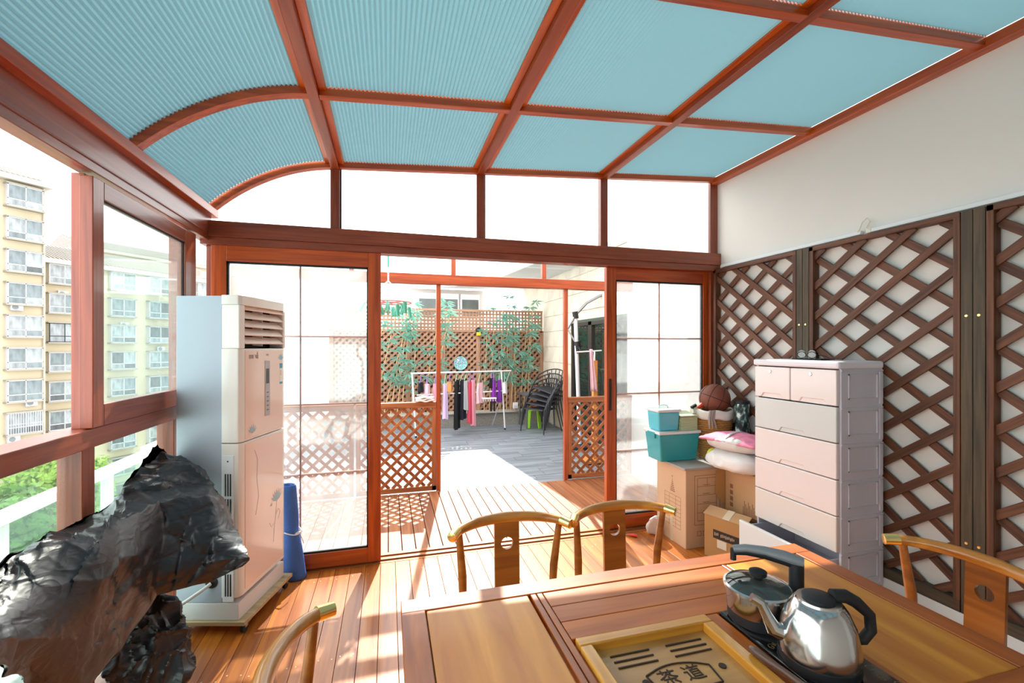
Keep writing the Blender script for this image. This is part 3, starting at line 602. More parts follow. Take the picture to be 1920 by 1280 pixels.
def tb(name, p0, p1, w, h, m, up=(0,0,1), bevel=.002, par=None): return beam(name, Vector(p0) - tt_o, Vector(p1) - tt_o, w, h, m, par or tt, up, bevel)
zt = tz - .014
tb('frame_rail', (tx0, ty1 - .0325, zt), (tx1, ty1 - .0325, zt), .065, .028, TFR); tb('frame_rail', (tx0, ty0 + .0325, zt), (tx1, ty0 + .0325, zt), .065, .028, TFR)
tb('frame_rail', (tx0 + .0325, ty0 + .065, zt), (tx0 + .0325, ty1 - .065, zt), .065, .028, TFR); tb('frame_rail', (tx1 - .0325, ty0 + .065, zt), (tx1 - .0325, ty1 - .065, zt), .065, .028, TFR)
ya, yb = ty0 + .067, ty1 - .067; zp = tz - .016
tb('end_panel', (.252, ya, zp), (.252, yb, zp), .298, .028, TW1, bevel=.003)
for xx in (.418, .438): tb('divider', (xx, ya, zt), (xx, yb, zt), .017, .026, TFR)
tb('divider', (1.1, ya, zt), (1.1, yb, zt), .016, .026, TFR)
tb('end_panel', (1.259, ya, zp), (1.259, yb, zp), .298, .028, TW1, bevel=.003)
for k in range(3): tb('centre_board', (.449, yb - .037 - .0745 * k, zp), (1.09, yb - .037 - .0745 * k, zp), .073, .028, TW2)
tb('well_rail', (.864, ya, zp), (.864, 1.053, zp), .04, .026, TW2)
tb('front_board', (.449, ya + .02, zp), (.843, ya + .02, zp), .038, .026, TW2)
for (yy, w) in ((ty1 - .06, .022), (ty0 + .06, .022)): tb('apron', (tx0 + .06, yy, .685), (tx1 - .06, yy, .685), w, .12, TFR)
for xx in (tx0 + .06, tx1 - .06): tb('apron', (xx, ty0 + .06, .685), (xx, ty1 - .06, .685), .022, .12, TFR)
for xx in (tx0 + .055, tx1 - .055):
    for yy in (ty0 + .055, ty1 - .055): tb('leg', (xx, yy, 0), (xx, yy, .745), .06, .06, TFR, up=(1,0,0), bevel=.006)
# tray
tray = empty('tea_tray', (.647, .89, .745)); tag(tray, 'carved wooden tea tray sunk into the table with drain slots', 'tray')
x0, x1, y0, y1 = -.193, .193, -.16, .158
for p0, p1 in (((x0, y1 - .016, .006), (x1, y1 - .016, .006)), ((x0, y0 + .016, .006), (x1, y0 + .016, .006)), ((x0 + .016, y0 + .032, .006), (x0 + .016, y1 - .032, .006)), ((x1 - .016, y0 + .032, .006), (x1 - .016, y1 - .032, .006))): beam('rim', p0, p1, .032, .03, TRL, tray, bevel=.004)
beam('board', (x0 + .03, 0, -.007), (x1 - .03, 0, -.007), y1 - y0 - .06, .012, TRW, tray)
GRV = plain('carved_dark', '2e1a0d', .7)
def gv(xa, ya_, xb, yb_, w=.004, nm='slot'): return beam(nm, (xa, ya_, .0), (xb, yb_, .0), w, .003, GRV, tray, bevel=0)
for k in range(3):
    for sgn, xa, xb in ((0, -.126, -.02), (0, .028, .132)): gv(xa, .097 - k * .02, xb, .097 - k * .02)
for k in range(3):
    for xa, xb in ((-.126, -.02), (.028, .132)): gv(xa, -.09 - k * .016, xb, -.09 - k * .016)
for sx in (-1, 1): MB().lathe([(.009, 0), (.009, .0022)], 14, (sx * .102 + .014, .0, -.001)).build('drain_hole', GRV, tray)
cx, cy = .0, -.12
fanp = [(-.077, .018)] + [(.003 + .15 * math.sin(a), -.108 + .145 * math.cos(a)) for a in [(-.42 + .84 * k / 8) for k in range(9)]] + [(.088, .012), (.082, -.042)] + [(.003 + .09 * math.sin(a), -.118 + .085 * math.cos(a)) for a in (.5, .25, 0, -.25, -.5)] + [(-.07, -.035)]
for p, q in zip(fanp, fanp[1:] + fanp[:1]): gv(p[0], p[1], q[0], q[1], .0032, 'carved_line')
text_part('carved_character', '茶', .05, GRV, tray, Matrix.Translation((-.028, -.002, -.0005))); text_part('carved_character', '道', .05, GRV, tray, Matrix.Translation((.036, -.002, -.0005)))
# hob with pump spout
hob = empty('tea_hob', (.988, .87, .748)); tag(hob, 'black glass double tea hob with gold scroll pattern set in the table', 'hob')
MB().box(-.1, .1, -.18, .18, 0, .016).build('glass_top', plain('hob_glass', '101214', .12, coat=.5), hob, bevel=.004)
GD = plain('hob_gold', '6d5a3c', .35, metal=.4)
sc = MB(); rnd = random.Random(2)
for (cx, cy) in ((-.08, .02), (-.06, .03), (-.04, .02), (-.075, -.01), (.04, -.15), (.07, -.13), (.075, -.1), (.02, -.16), (.085, -.155)):
    sc.tube([(cx + .012 * (1 - .03 * k) * math.cos(k * .7) * (1 - k / 14), cy + .012 * math.sin(k * .7) * (1 - k / 14), .0162) for k in range(12)], .0012, 4)
sc.build('scroll_pattern', GD, hob, kind='stuff')
for cy in (.1, -.05): MB().lathe([(.083, 0), (.083, .006), (.079, .006)], 28, (-.02, cy, .016)).build('heating_ring', BLACKR, hob)
sp = empty('water_spout', (1.055, .955, .764)); tag(sp, 'grey and black swivel water spout over the pot', 'spout')
MB().tube([(0, 0, 0), (0, 0, .155)], .018, 14).build('column', BLACKR, sp, smooth=True)
arm = [Vector((.012, -.008, .158)), Vector((-.02, .018, .168)), Vector((-.06, .045, .176)), Vector((-.1, .07, .178)), Vector((-.125, .088, .172))]
MB().tube(arm, [.015, .016, .013, .011, .01], 12).build('arm', plain('spout_grey', '8a8d92', .3, metal=.3), sp, smooth=True); MB().tube([p - Vector((0, 0, .009)) for p in arm], [.013, .014, .012, .01, .008], 12).build('underside', BLACKR, sp, smooth=True); MB().tube([arm[-1] + Vector((0, 0, 0)), arm[-1] - Vector((0, 0, .03))], .008, 10).build('nozzle', BLACKR, sp)
MB().lathe([(.034, 0), (.03, .012), (.022, .02)], 20).build('base', BLACKR, sp, smooth=True)
# pot
pot = empty('steel_pot', (.958, .985, .77)); tag(pot, 'small stainless steel pot with glass lid on the hob', 'pot')
MB().lathe([(.07, .0), (.075, .003), (.075, .028)], 32).build('base_band', BLACKR, pot, smooth=True)
MB().lathe([(.075, .027), (.0765, .03), (.078, .078), (.084, .082), (.084, .086), (.076, .086), (.074, .03)], 36).build('body', STEEL, pot, smooth=True)
MB().lathe([(.085, .086), (.085, .09), (.079, .092), (.079, .087)], 36).build('lid_rim', STEEL, pot, smooth=True)
MB().lathe([(.08, .09), (.065, .098), (.035, .106), (.0, .108)], 32).build('lid_glass', glass('lid_glass', (.45, .5, .5), haze=.12, hazecol=(.5, .56, .55), refl=1.5), pot, smooth=True)
kn = MB().lathe([(.01, .106), (.012, .112), (.021, .118), (.022, .128), (.012, .133), (.0, .134)], 24).build('knob', BLACKR, pot, smooth=True)
# kettle
ke = empty('electric_kettle', (.965, .815, .77), math.radians(0)); tag(ke, 'shiny stainless steel electric kettle with black handle on the hob', 'kettle')
MB().lathe([(.08, 0), (.083, .004), (.083, .02), (.079, .022)], 36).build('base_band', BLACKR, ke, smooth=True)
MB().lathe([(.082, .02), (.0835, .028), (.082, .05), (.073, .095), (.06, .125), (.05, .138), (.047, .14)], 40).build('body', STEEL, ke, smooth=True)
MB().lathe([(.047, .14), (.045, .145), (.0, .146)], 32).build('lid', STEEL, ke, smooth=True)
MB().lathe([(.034, .145), (.034, .15), (.03, .153), (.0, .154)], 28).build('lid_cap', BLACKR, ke, smooth=True)
dk_ = Vector((-.72, .69, 0)); 
dk_ = Vector((-.86, .5, 0)).normalized()
pp = [dk_ * .07 + Vector((0, 0, .055)), dk_ * .095 + Vector((0, 0, .062)), dk_ * .108 + Vector((0, 0, .09)), dk_ * .122 + Vector((0, 0, .118)), dk_ * .142 + Vector((0, 0, .128))]
MB().tube(pp, [.022, .018, .013, .011, .01], 14).build('spout', STEEL, ke, smooth=True)
hd = -dk_; hd = Vector((.93, -.3, 0)).normalized()
hp = [hd * .03 + Vector((0, 0, .152)), hd * .06 + Vector((0, 0, .152)), hd * .085 + Vector((0, 0, .138)), hd * .115 + Vector((0, 0, .11)), hd * .118 + Vector((0, 0, .075)), hd * .1 + Vector((0, 0, .052)), hd * .08 + Vector((0, 0, .05))]
MB().tube(hp, [.015, .015, .014, .012, .012, .012, .01], 12).build('handle', BLACKR, ke, smooth=True)
# tea knife
kn_ = empty('tea_pick', (.852, .8, .764)); tag(kn_, 'brown curved tea scoop resting on the tray edge', 'scoop')
MB().tube([(-.012, .085, .012), (-.012, .07, .014), (-.004, .045, .01), (.004, .01, .008), (.012, -.05, .006), (.014, -.12, .006)], [.007, .011, .009, .007, .008, .006], 10).build('handle', plain('scoop_brown', '5e4438', .4), kn_, smooth=True)
# ------------------------------------------------------------------ ox-horn chairs
CW = wood('chair_wood', '9a5a1c', 'c98a34', rough=.28, coat=.4, var=.06, scale=(1.2, 14, 14)); CWD = wood('chair_wood_dark', '7d4517', 'ad6a28', rough=.3, coat=.35, var=.06, scale=(1.2, 14, 14))
def horn_chair():
    t = empty('horn_chair'); n = 20
    def cp(a): # a -1..1 along the crest
        return Vector((.237 * math.sin(a * 1.25) / math.sin(1.25), .19 - .105 * (1 - math.cos(a * 1.25)) / (1 - math.cos(1.25)), .785 + .012 * (1 - a * a)))
    pts = [cp(-1 + 2 * k / n) for k in range(n + 1)]
    MB().tube(pts, [.0165 + .0055 * (1 - abs(-1 + 2 * k / n)) for k in range(n + 1)], 14).build('crest_rail', CW, t, smooth=True)
    for s in (-1, 1): 
        d = (cp(s) - cp(s * .9)).normalized(); MB().tube([cp(s) - d * .04, cp(s) + d * .006, cp(s) + d * .008], [.0205, .019, .014], 16).build('brass_cap', BRASS, t, smooth=True)
    # splat with round hole
    W_, Z0, Z1, hz, hr = .052, .44, .785, .695, .0255; m_ = 28; g = MB()
    def out(a):
        c_, s_ = math.cos(a), math.sin(a); k = 1e9
        if abs(c_) > 1e-6: k = min(k, W_ / abs(c_))
        if s_ > 1e-6: k = min(k, (Z1 - hz) / s_)
        if s_ < -1e-6: k = min(k, (hz - Z0) / -s_)
        return (k * c_, hz + k * s_)
    angs = sorted([2 * math.pi * k / m_ for k in range(m_)] + [math.atan2(z - hz, x) % (2 * math.pi) for x in (-W_, W_) for z in (Z0, Z1)]); N = len(angs)
    yb_ = lambda z: .172 + .014 * (z - Z0) / (Z1 - Z0) - .006
    for y_ in (0, .014):
        for a in angs: x, z = out(a); g.v.append((x, yb_(z) + y_, z))
        for a in angs: g.v.append((hr * math.cos(a), yb_(hz) + y_, hz + hr * math.sin(a)))
    for k in range(N):
        j = (k + 1) % N
        g.f += [[k, j, N + j, N + k], [2*N + j, 2*N + k, 3*N + k, 3*N + j], [k, 2*N + k, 2*N + j, j], [N + j, 3*N + j, 3*N + k, N + k]]
    g.build('splat', CWD, t)
    for s in (-1, 1):
        c = cp(s * .78); MB().tube([(s * .185, .15, .44), (s * .19, .142, .6), (c.x, c.y, c.z - .005)], [.014, .017, .0125], 12).build('back_post', CWD, t, smooth=True)
    MB().box(-.22, .22, -.22, .185, .425, .455).build('seat', CW, t, bevel=.01); MB().box(-.2, .2, -.2, .165, .37, .425).build('seat_frame', CWD, t, bevel=.004)
    for sx in (-1, 1):
        for sy, yy in ((-1, -.185), (1, .15)): MB().tube([(sx * .18, yy, .42), (sx * .2, yy + sy * .02, 0)], [.02, .015], 12).build('leg', CWD, t, smooth=True)
        MB().tube([(sx * .192, -.195, .16), (sx * .192, .162, .16)], .01, 8).build('stretcher', CWD, t, smooth=True)
    MB().tube([(-.19, -.198, .2), (.19, -.198, .2)], .01, 8).build('stretcher', CWD, t, smooth=True)
    return t
ch = horn_chair()
spots = [((.47, 1.60, 0), 0, 'curved-back wooden chair behind the tea table, left of the pair'), ((.962, 1.605, 0), 0, 'curved-back wooden chair behind the tea table, right of the pair'),
         ((-.065, 1.07, 0), 90, 'curved-back wooden chair at the left end of the tea table'), ((1.70, 1.0, 0), -90, 'curved-back wooden chair at the right end beside the lattice wall')]
for k, (loc, rot, lab) in enumerate(spots):
    c = ch if k == 0 else copy_tree(ch)
    c.location = loc; c.rotation_euler = (0, 0, math.radians(rot)); tag(c, lab, 'chair', 'wooden horn chairs at the tea table')
# ------------------------------------------------------------------ floor standing air conditioner on a wheeled board
ACX, ACY = -.744, 2.62
dol = empty('wheeled_board', (ACX, ACY, 0), -TH); tag(dol, 'low wooden board on castors under the air conditioner', 'dolly')
MB().box(-.35, .03, -.01, .5, .055, .075).build('board', wood('ply', 'b89a6e', 'd8bd92', rough=.6), dol, bevel=.002)
for x_ in (-.32, .005):
    for y_ in (.03, .46):
        MB().tube([(x_ - .008, y_, .026), (x_ + .008, y_, .026)], .025, 16).build('castor_wheel', BLACKR, dol, smooth=True); MB().box(x_ - .014, x_ + .014, y_ - .012, y_ + .012, .03, .055).build('castor_fork', STEEL, dol)
ac = empty('air_conditioner', (ACX, ACY, .075), -TH); tag(ac, 'tall white floor-standing air conditioner with louvred outlet', 'air conditioner')
ACW = plain('ac_white', 'e9e6e0', .3, coat=.3); ACF = plain('ac_front_bounce', 'eed8ca', .2, coat=.5); ACS = plain('ac_side', 'a7b0bd', .45, metal=.1); ACG = plain('ac_grey', 'b4b2b6', .35)  # ACF: peach is the warm bounce off the floor, put into the panel colour
Hh = 1.695; Wd = .475
MB().box(-.335, -.095, .006, Wd - .006, .09, Hh - .004).build('side_case', ACS, ac, bevel=.004)
MB().box(-.335, -.01, .006, Wd - .006, .0, .09).build('plinth', plain('ac_plinth', 'd5d3d2', .4), ac, bevel=.004)
# upper front shell, with rounded front edges, and opening for the outlet
def shell(z0, z1, name, m):
    prof = [(-.095, 0), (-.03, 0), (-.012, .006), (-.003, .018), (0, .04), (0, Wd - .04), (-.003, Wd - .018), (-.012, Wd - .006), (-.03, Wd), (-.095, Wd)]
    return MB().prism([(x, y, z0) for x, y in prof], (0, 0, z1 - z0)).build(name, m, ac, smooth=.6, bevel=.002)
shell(.925, 1.415, 'upper_shell', ACW); shell(1.645, Hh, 'top_shell', ACW); shell(.12, .92, 'lower_shell', ACW)
for y0_, y1_ in ((0, .05), (Wd - .03, Wd)): MB().box(-.095, -.001, y0_, y1_, 1.415, 1.645).build('outlet_side', ACW, ac, bevel=.006)
MB().box(-.095, -.085, .05, Wd - .03, 1.415, 1.645).build('outlet_back', plain('outlet_dark', '2a2a2c', .7), ac)
for k in range(5):
    z = 1.432 + k * .045
    lv = MB().prism([(-.03, .052, z + .044), (-.003, .052, z + .008), (-.001, .052, z + .012), (-.028, .052, z + .047)], (0, Wd - .084, 0)).build('louver', plain('louver_beige', 'e3c4b0', .35), ac)
    for yy in (.2, .4): MB().prism([(-.05, yy, z + .0), (-.012, yy + .03, z - .004), (-.012, yy + .03, z + .008), (-.05, yy, z + .014)], (0, .006, 0)).build('guide_fin', ACG, lv)
MB().box(0, .0025, .045, Wd - .045, .935, 1.405).build('upper_panel', ACF, ac, bevel=.002); MB().box(0, .0025, .045, Wd - .045, .145, .91).build('lower_panel', ACF, ac, bevel=.002)
dp_ = MB().box(.002, .0045, .232, .285, 1.03, 1.345).build('control_strip', ACG, ac, bevel=.001)
MB().box(.0045, .0055, .243, .274, 1.215, 1.3).build('display', plain('display_dark', '33262a', .2), dp_)
for k in range(5): MB().box(.0045, .0055, .25, .268, 1.06 + k * .025, 1.066 + k * .025).build('button', plain('button_dark', '6b6468', .4), dp_)
st = MB().box(.0026, .0032, .395, .427, 1.2, 1.325).build('energy_label', plain('label_white', 'f2efe8', .5), ac)
for z0_, z1_ in ((1.295, 1.325), (1.2, 1.213)): MB().box(.0032, .0036, .395, .427, z0_, z1_).build('label_band', plain('label_blue', '3aa3c4', .4), st)
for k in range(4): MB().box(.0032, .0036, .4, .415, 1.255 + k * .008, 1.257 + k * .008).build('label_line', plain('label_ink', '7d6a7a', .6), st)
MT = lambda y, z: Matrix.Translation((.003, y, z)) @ Matrix.Rotation(math.pi/2, 4, 'Z') @ Matrix.Rotation(math.pi/2, 4, 'X')
INK = plain('print_grey', '7d7470', .5)
lg = MB()
for y0_ in (.078, .101, .147):      # blurred logo strokes, too small to read in the photograph
    for k in range(4): lg.box(.0026, .0031, y0_, y0_ + .019, 1.361 + k * .0062, 1.3635 + k * .0062)
    for k in range(3): lg.box(.0026, .0031, y0_ + .001 + k * .0075, y0_ + .0032 + k * .0075, 1.361, 1.382)
lg.prism([(.0026, .15, 1.384), (.0026, .162, 1.384), (.0026, .16, 1.402)], (.0005, 0, 0)); lg.build('logo', INK, ac, kind='stuff')
text_part('print', '飞', .024, INK, ac, MT(.134, 1.371), .0003); text_part('print', 'TCL', .016, INK, ac, MT(.26, 1.378), .0003)
LB = plain('lotus_blue', '9fbccb', .4); LB2 = plain('lotus_cyan', '7fc4d8', .4)
def lotus(y, z, s, m, n=6):
    g = MB()
    for k in range(n):
        a = math.pi * (.18 + .64 * k / (n - 1)); d = (math.cos(a), math.sin(a)); pr = (-d[1], d[0])
        pts = [(0, 0), (d[0] * .5 + pr[0] * .12, d[1] * .5 + pr[1] * .12), (d[0], d[1]), (d[0] * .5 - pr[0] * .12, d[1] * .5 - pr[1] * .12)]
        g.prism([(.0028 + .0001 * k, y + p[0] * s, z + p[1] * s) for p in pts], (.0004, 0, 0))
    return g.build('lotus_decal', m, ac)
lotus(.11, .955, .05, LB); lotus(.41, 1.345, .04, LB2, 5); lotus(.36, .5, .075, LB, 7); lotus(.3, .49, .02, LB, 4)
st_ = MB()
def stem(pts): st_.tube([(.0028, y, z) for y, z in pts], .0012, 4)
stem([(.36, .5), (.35, .42), (.33, .34), (.325, .27)]); stem([(.34, .38), (.3, .37), (.28, .4)]); stem([(.35, .42), (.38, .45), (.4, .43), (.38, .39)]); stem([(.13, .86), (.16, .8), (.15, .7), (.17, .6), (.14, .5)])
st_.build('stem_decal', plain('stem_grey', 'b9c3c8', .4), ac)
# side grille
sg = MB().box(-.088, -.03, -.003, .002, .1, .86).build('side_grille', plain('grille_white', 'dde2e8', .4), ac, bevel=.002)
for k in range(5):
    for j in range(3): MB().box(-.075 + j * .013, -.069 + j * .013, -.0045, -.002, .13 + k * .13, .13 + k * .13 + .115).build('slot', BLACKR, sg)
MB().lathe([(.005, 0), (.004, .002)], 10).build('screw', STEEL, sg, M=Matrix.Translation((-.06, -.003, .83)) @ RX90)
MB().lathe([(.032, 0), (.032, .003)], 20).build('pipe_hole', BLACKR, ac, M=Matrix.Translation((-.15, .0055, .2)) @ RX90)
hs = [Vector((ACX, ACY, 0)) + Matrix.Rotation(-TH, 3, 'Z') @ Vector(q) for q in ((-.15, .0, .27), (-.17, -.03, .255), (-.21, -.07, .23), (-.26, -.1, .2))]
tag(MB().tube(hs, .009, 8).build('drain_hose', plain('hose_white', 'dcdcda', .5), smooth=True), 'thin white drain hose running from the air conditioner', 'hose')
# blue mat
mt = empty('exercise_mat', (-.585, 3.185, 0), -TH); tag(mt, 'rolled blue foam mat tied with white string behind the air conditioner', 'mat')
MAT = plain('mat_blue', '3f6fc0', .7, bump=.6, bscale=120)
def matf(a, b):
    an = a * 4 * math.pi; r_ = (.022 + .012 * a * 2) * (1.0 + .35 * (1 - b) ** 2 - .2 * math.exp(-((b - .5) / .12) ** 2)); return (r_ * math.cos(an) * 1.2 - .05 * b, r_ * math.sin(an), .003 + .6 * b)
MB().grid(matf, 64, 20).build('roll', MAT, mt, smooth=True, solid=.006)
ring = [(.058 * math.cos(k * math.pi/10) - .025, .05 * math.sin(k * math.pi/10), .3 + .01 * math.sin(k * .6)) for k in range(20)]
MB().tube(ring, .004, 6, True).build('string', plain('string_white', 'eceae6', .8), mt, smooth=True)
for q in (((.02, -.035, .3), (.05, -.04, .31), (.07, -.045, .27), (.075, -.04, .24)), ((.02, -.035, .3), (.055, -.03, .325), (.065, -.03, .315), (.03, -.04, .3))): MB().tube(q, .003, 5).build('string_end', MATS['string_white'], mt)
# ------------------------------------------------------------------ black plastic cover
BAG, nt, p = _new('black_plastic'); p.inputs['Base Color'].default_value = lin('1e1f24'); p.inputs['Coat Weight'].default_value = .3; p.inputs['Coat Roughness'].default_value = .22; p.inputs['Roughness'].default_value = .4; p.inputs['Specular IOR Level'].default_value = .42
hsum = None
for sc_x, amt in (((6, 8, 14), .6), ((14, 12, 22), .25)):
    nz = nt.nodes.new('ShaderNodeTexNoise'); nz.inputs['Scale'].default_value = 1.0; nz.inputs['Detail'].default_value = 2; nz.inputs['Distortion'].default_value = .8; nt.links.new(_coords(nt, sc_x).outputs[0], nz.inputs['Vector'])
    m1 = nt.nodes.new('ShaderNodeMath'); m1.operation = 'SUBTRACT'; m1.inputs[1].default_value = .5; nt.links.new(nz.outputs[0], m1.inputs[0]); m2 = nt.nodes.new('ShaderNodeMath'); m2.operation = 'ABSOLUTE'; nt.links.new(m1.outputs[0], m2.inputs[0])
    m3 = nt.nodes.new('ShaderNodeMath'); m3.operation = 'MULTIPLY'; m3.inputs[1].default_value = -amt; nt.links.new(m2.outputs[0], m3.inputs[0])
    if hsum is None: hsum = m3
    else: m4 = nt.nodes.new('ShaderNodeMath'); nt.links.new(hsum.outputs[0], m4.inputs[0]); nt.links.new(m3.outputs[0], m4.inputs[1]); hsum = m4
bp_ = nt.nodes.new('ShaderNodeBump'); bp_.inputs['Strength'].default_value = .3; bp_.inputs['Distance'].default_value = .06; nt.links.new(hsum.outputs[0], bp_.inputs['Height']); nt.links.new(bp_.outputs[0], p.inputs['Normal'])
def hull(pts, name, parent, seed, amp, cuts=6, mat=BAG, fold=(.5, -.2, -.8)):
    bm = bmesh.new()
    for p in pts: bm.verts.new(p)
    r_ = bmesh.ops.convex_hull(bm, input=bm.verts); bmesh.ops.delete(bm, geom=[g for g in r_['geom_interior'] if isinstance(g, bmesh.types.BMVert)], context='VERTS')
    bmesh.ops.triangulate(bm, faces=bm.faces)
    for _ in range(cuts): 
        es = [e for e in bm.edges if e.calc_length() > .014]
        if es: bmesh.ops.subdivide_edges(bm, edges=es, cuts=1, use_grid_fill=True); bmesh.ops.triangulate(bm, faces=[f for f in bm.faces if len(f.verts) > 3])
    for _ in range(2): bmesh.ops.smooth_vert(bm, verts=bm.verts, factor=.4, use_axis_x=True, use_axis_y=True, use_axis_z=True)
    bm.normal_update(); o = Vector((seed * 3.1, seed, 0)); disp = []
    fd = Vector(fold).normalized(); sd = fd.cross(Vector((.3, .2, 1))).normalized(); td = fd.cross(sd)
    for v in bm.verts:
        q = v.co; L3 = Vector((q.dot(sd), q.dot(td), q.dot(fd) * .28))
        w_ = Vector((noise.noise(q * 3 + o), noise.noise(q * 3 + o * 2), noise.noise(q * 3 - o))) * .06
        r1 = abs(noise.noise((L3 + w_) * 6 + o)); r2 = abs(noise.noise((L3 + w_ * .6) * 15 + o * 3)); r3 = abs(noise.noise(q * 20 + w_ * 20 + o))
        v1 = noise.voronoi((q + w_ * .5) * 7 + o)[0]; v2 = noise.voronoi((q + w_ * .5) * 16 + o)[0]; disp.append(v.normal * amp * (.6 - 1.6 * min(r1, .5) + 1.2 * (v1[0] - .45) + .8 * math.exp(-(v1[1] - v1[0]) * 9) + .4 * math.exp(-(v2[1] - v2[0]) * 8)))
    for v, d in zip(bm.verts, disp): v.co += d
    for v in bm.verts:
        v.co.x = max(v.co.x, XL + .03) if v.co.z < 1.2 else v.co.x; v.co.z = max(v.co.z, .004)
    me = bpy.data.meshes.new(name); bm.to_mesh(me); bm.free(); return link(name, me, mat, parent, smooth=.55)
cv = empty('covered_machine'); tag(cv, 'bulky object wrapped in crumpled black plastic sheet by the window', 'cover')
rowsA = [[(12, 1045, 1.34), (90, 990, 1.62), (190, 925, 1.95), (262, 889, 2.1), (330, 897, 2.15), (398, 914, 2.17), (428, 962, 2.17)],
    [(5, 1085, 1.28), (90, 1016, 1.41), (192, 1022, 1.52), (222, 972, 1.68), (300, 940, 1.9), (392, 930, 2.05), (440, 985, 2.1)],
    [(0, 1140, 1.275), (90, 1100, 1.4), (188, 1085, 1.53), (238, 1050, 1.66), (305, 1015, 1.91), (395, 1000, 2.03), (453, 1020, 2.09)],
    [(0, 1195, 1.275), (80, 1195, 1.4), (165, 1190, 1.55), (208, 1150, 1.65), (295, 1078, 1.92), (390, 1055, 2.04), (464, 1046, 2.09)],
    [(0, 1240, 1.28), (60, 1280, 1.41), (150, 1300, 1.54), (212, 1235, 1.67), (294, 1116, 1.93), (388, 1092, 2.05), (456, 1062, 2.1)],
    [(25, 1215, 1.35), (85, 1235, 1.55), (160, 1235, 1.72), (225, 1185, 1.86), (302, 1095, 2.06), (372, 1070, 2.15), (430, 1045, 2.17)],
    [(20, 1120, 1.36), (90, 1090, 1.62), (180, 1040, 1.9), (250, 1010, 2.05), (320, 1000, 2.12), (370, 990, 2.18), (415, 1000, 2.18)]]
CP = [[pz(q[0], q[1], q[2] - (0, 0, .07, .14, .15, .02, 0)[k]) for q in row] for k, row in enumerate(rowsA)]; CP = [[row[0] + Vector((.0, -.22, -.06))] + row for row in CP]; NR, NC = len(CP), 8
def crom(p0, p1, p2, p3, t): return p1 + (p2 - p0) * (.32 * t) * 1 + (p2 - p1) * 0 + ((p1 * 1 - p1) * 0) if False else (.5 * ((2 * p1) + (p2 - p0) * t + (2 * p0 - 5 * p1 + 4 * p2 - p3) * t * t + (3 * p1 - p0 - 3 * p2 + p3) * t ** 3)).lerp(p1.lerp(p2, t), .8)
def sheet(a, b):
    fr_ = b * NR; r0 = int(fr_) % NR; tr_ = fr_ - int(fr_); fc_ = min(a * (NC - 1), NC - 1 - 1e-6); c0 = int(fc_); tc_2 = fc_ - c0
    def rowpt(r_): R0 = CP[r_ % NR]; return crom(R0[max(c0 - 1, 0)], R0[c0], R0[c0 + 1], R0[min(c0 + 2, NC - 1)], tc_2)
    q = crom(rowpt(r0 - 1), rowpt(r0), rowpt(r0 + 1), rowpt(r0 + 2), tr_)
    w_ = Vector((noise.noise(q * 3), noise.noise(q * 3 + Vector((5, 0, 0))), noise.noise(q * 3 + Vector((0, 7, 0))))) * .35
    f1 = abs(noise.noise(Vector((a * 9 + b * 4, b * 2.2, 0)) + w_)); f2 = abs(noise.noise(Vector((a * 21 - b * 6, b * 9, 4)) + w_ * 2)); f3 = abs(noise.noise(Vector((a * 40 + b * 22, b * 45 - a * 9, 9)) + w_ * 3))
    cen = Vector((-.85, 1.9, .65)); d_ = (q - cen).normalized(); pq = q + w_ * .12; v1 = noise.voronoi(Vector((pq.x * 6, pq.y * 6, pq.z * 4.2)) + Vector((3, 1, 0)))[0]; v2 = noise.voronoi(Vector((pq.x * 15, pq.y * 15, pq.z * 10)))[0]; q = q + d_ * (.045 * (.17 - f1) + .016 * (v1[0] - .45) + .014 * math.exp(-(v1[1] - v1[0]) * 9) + .007 * math.exp(-(v2[1] - v2[0]) * 8) + .006 * (v2[0] - .45))
    q.x = max(q.x, XL + .028); return q
sm_ = MB(); sm_.grid(lambda a, b: sheet(a, b), 150, 190)
for e_ in (0, 150):
    ce_ = sum((Vector(sm_.v[j * 151 + e_]) for j in range(190)), Vector()) / 190; sm_.v.append(tuple(ce_)); ci = len(sm_.v) - 1
    for j in range(190): sm_.f.append([j * 151 + e_, (j + 1) * 151 + e_, ci])
sm_.build('front_sheet', BAG, cv, smooth=.6)
hump = [(183, 838, 2.12), (190, 900, 2.0), (262, 862, 2.2), (300, 855, 2.25), (345, 858, 2.25), (375, 872, 2.24), (398, 915, 2.2), (300, 985, 2.1), (240, 980, 2.05)]
pts = [pz(*q) for q in hump] + [pz(300, 870, 2.3), pz(340, 890, 2.3), Vector((-1.07, 2.25, .9)), Vector((-1.07, 2.2, .6))]
hull(pts, 'rear_hump', cv, 2, .013, fold=(1, .6, -.5))
low = [(250, 1130, 1.98), (330, 1120, 2.05), (345, 1190, 1.98), (340, 1262, 1.93), (270, 1290, 1.88), (205, 1285, 1.8), (195, 1240, 1.78)]
pts = [pz(*q) for q in low] + [pz(300, 1200, 2.2), pz(240, 1200, 2.05), pz(330, 1240, 2.1), pz(225, 1180, 1.95)]
hull(pts, 'loose_bag_end', cv, 3, .03)
bx('machine_foot', -1.05, -.62, 1.78, 1.86, 0.0, .06, plain('foot_white', 'dcdad4', .5), cv, bevel=.01)
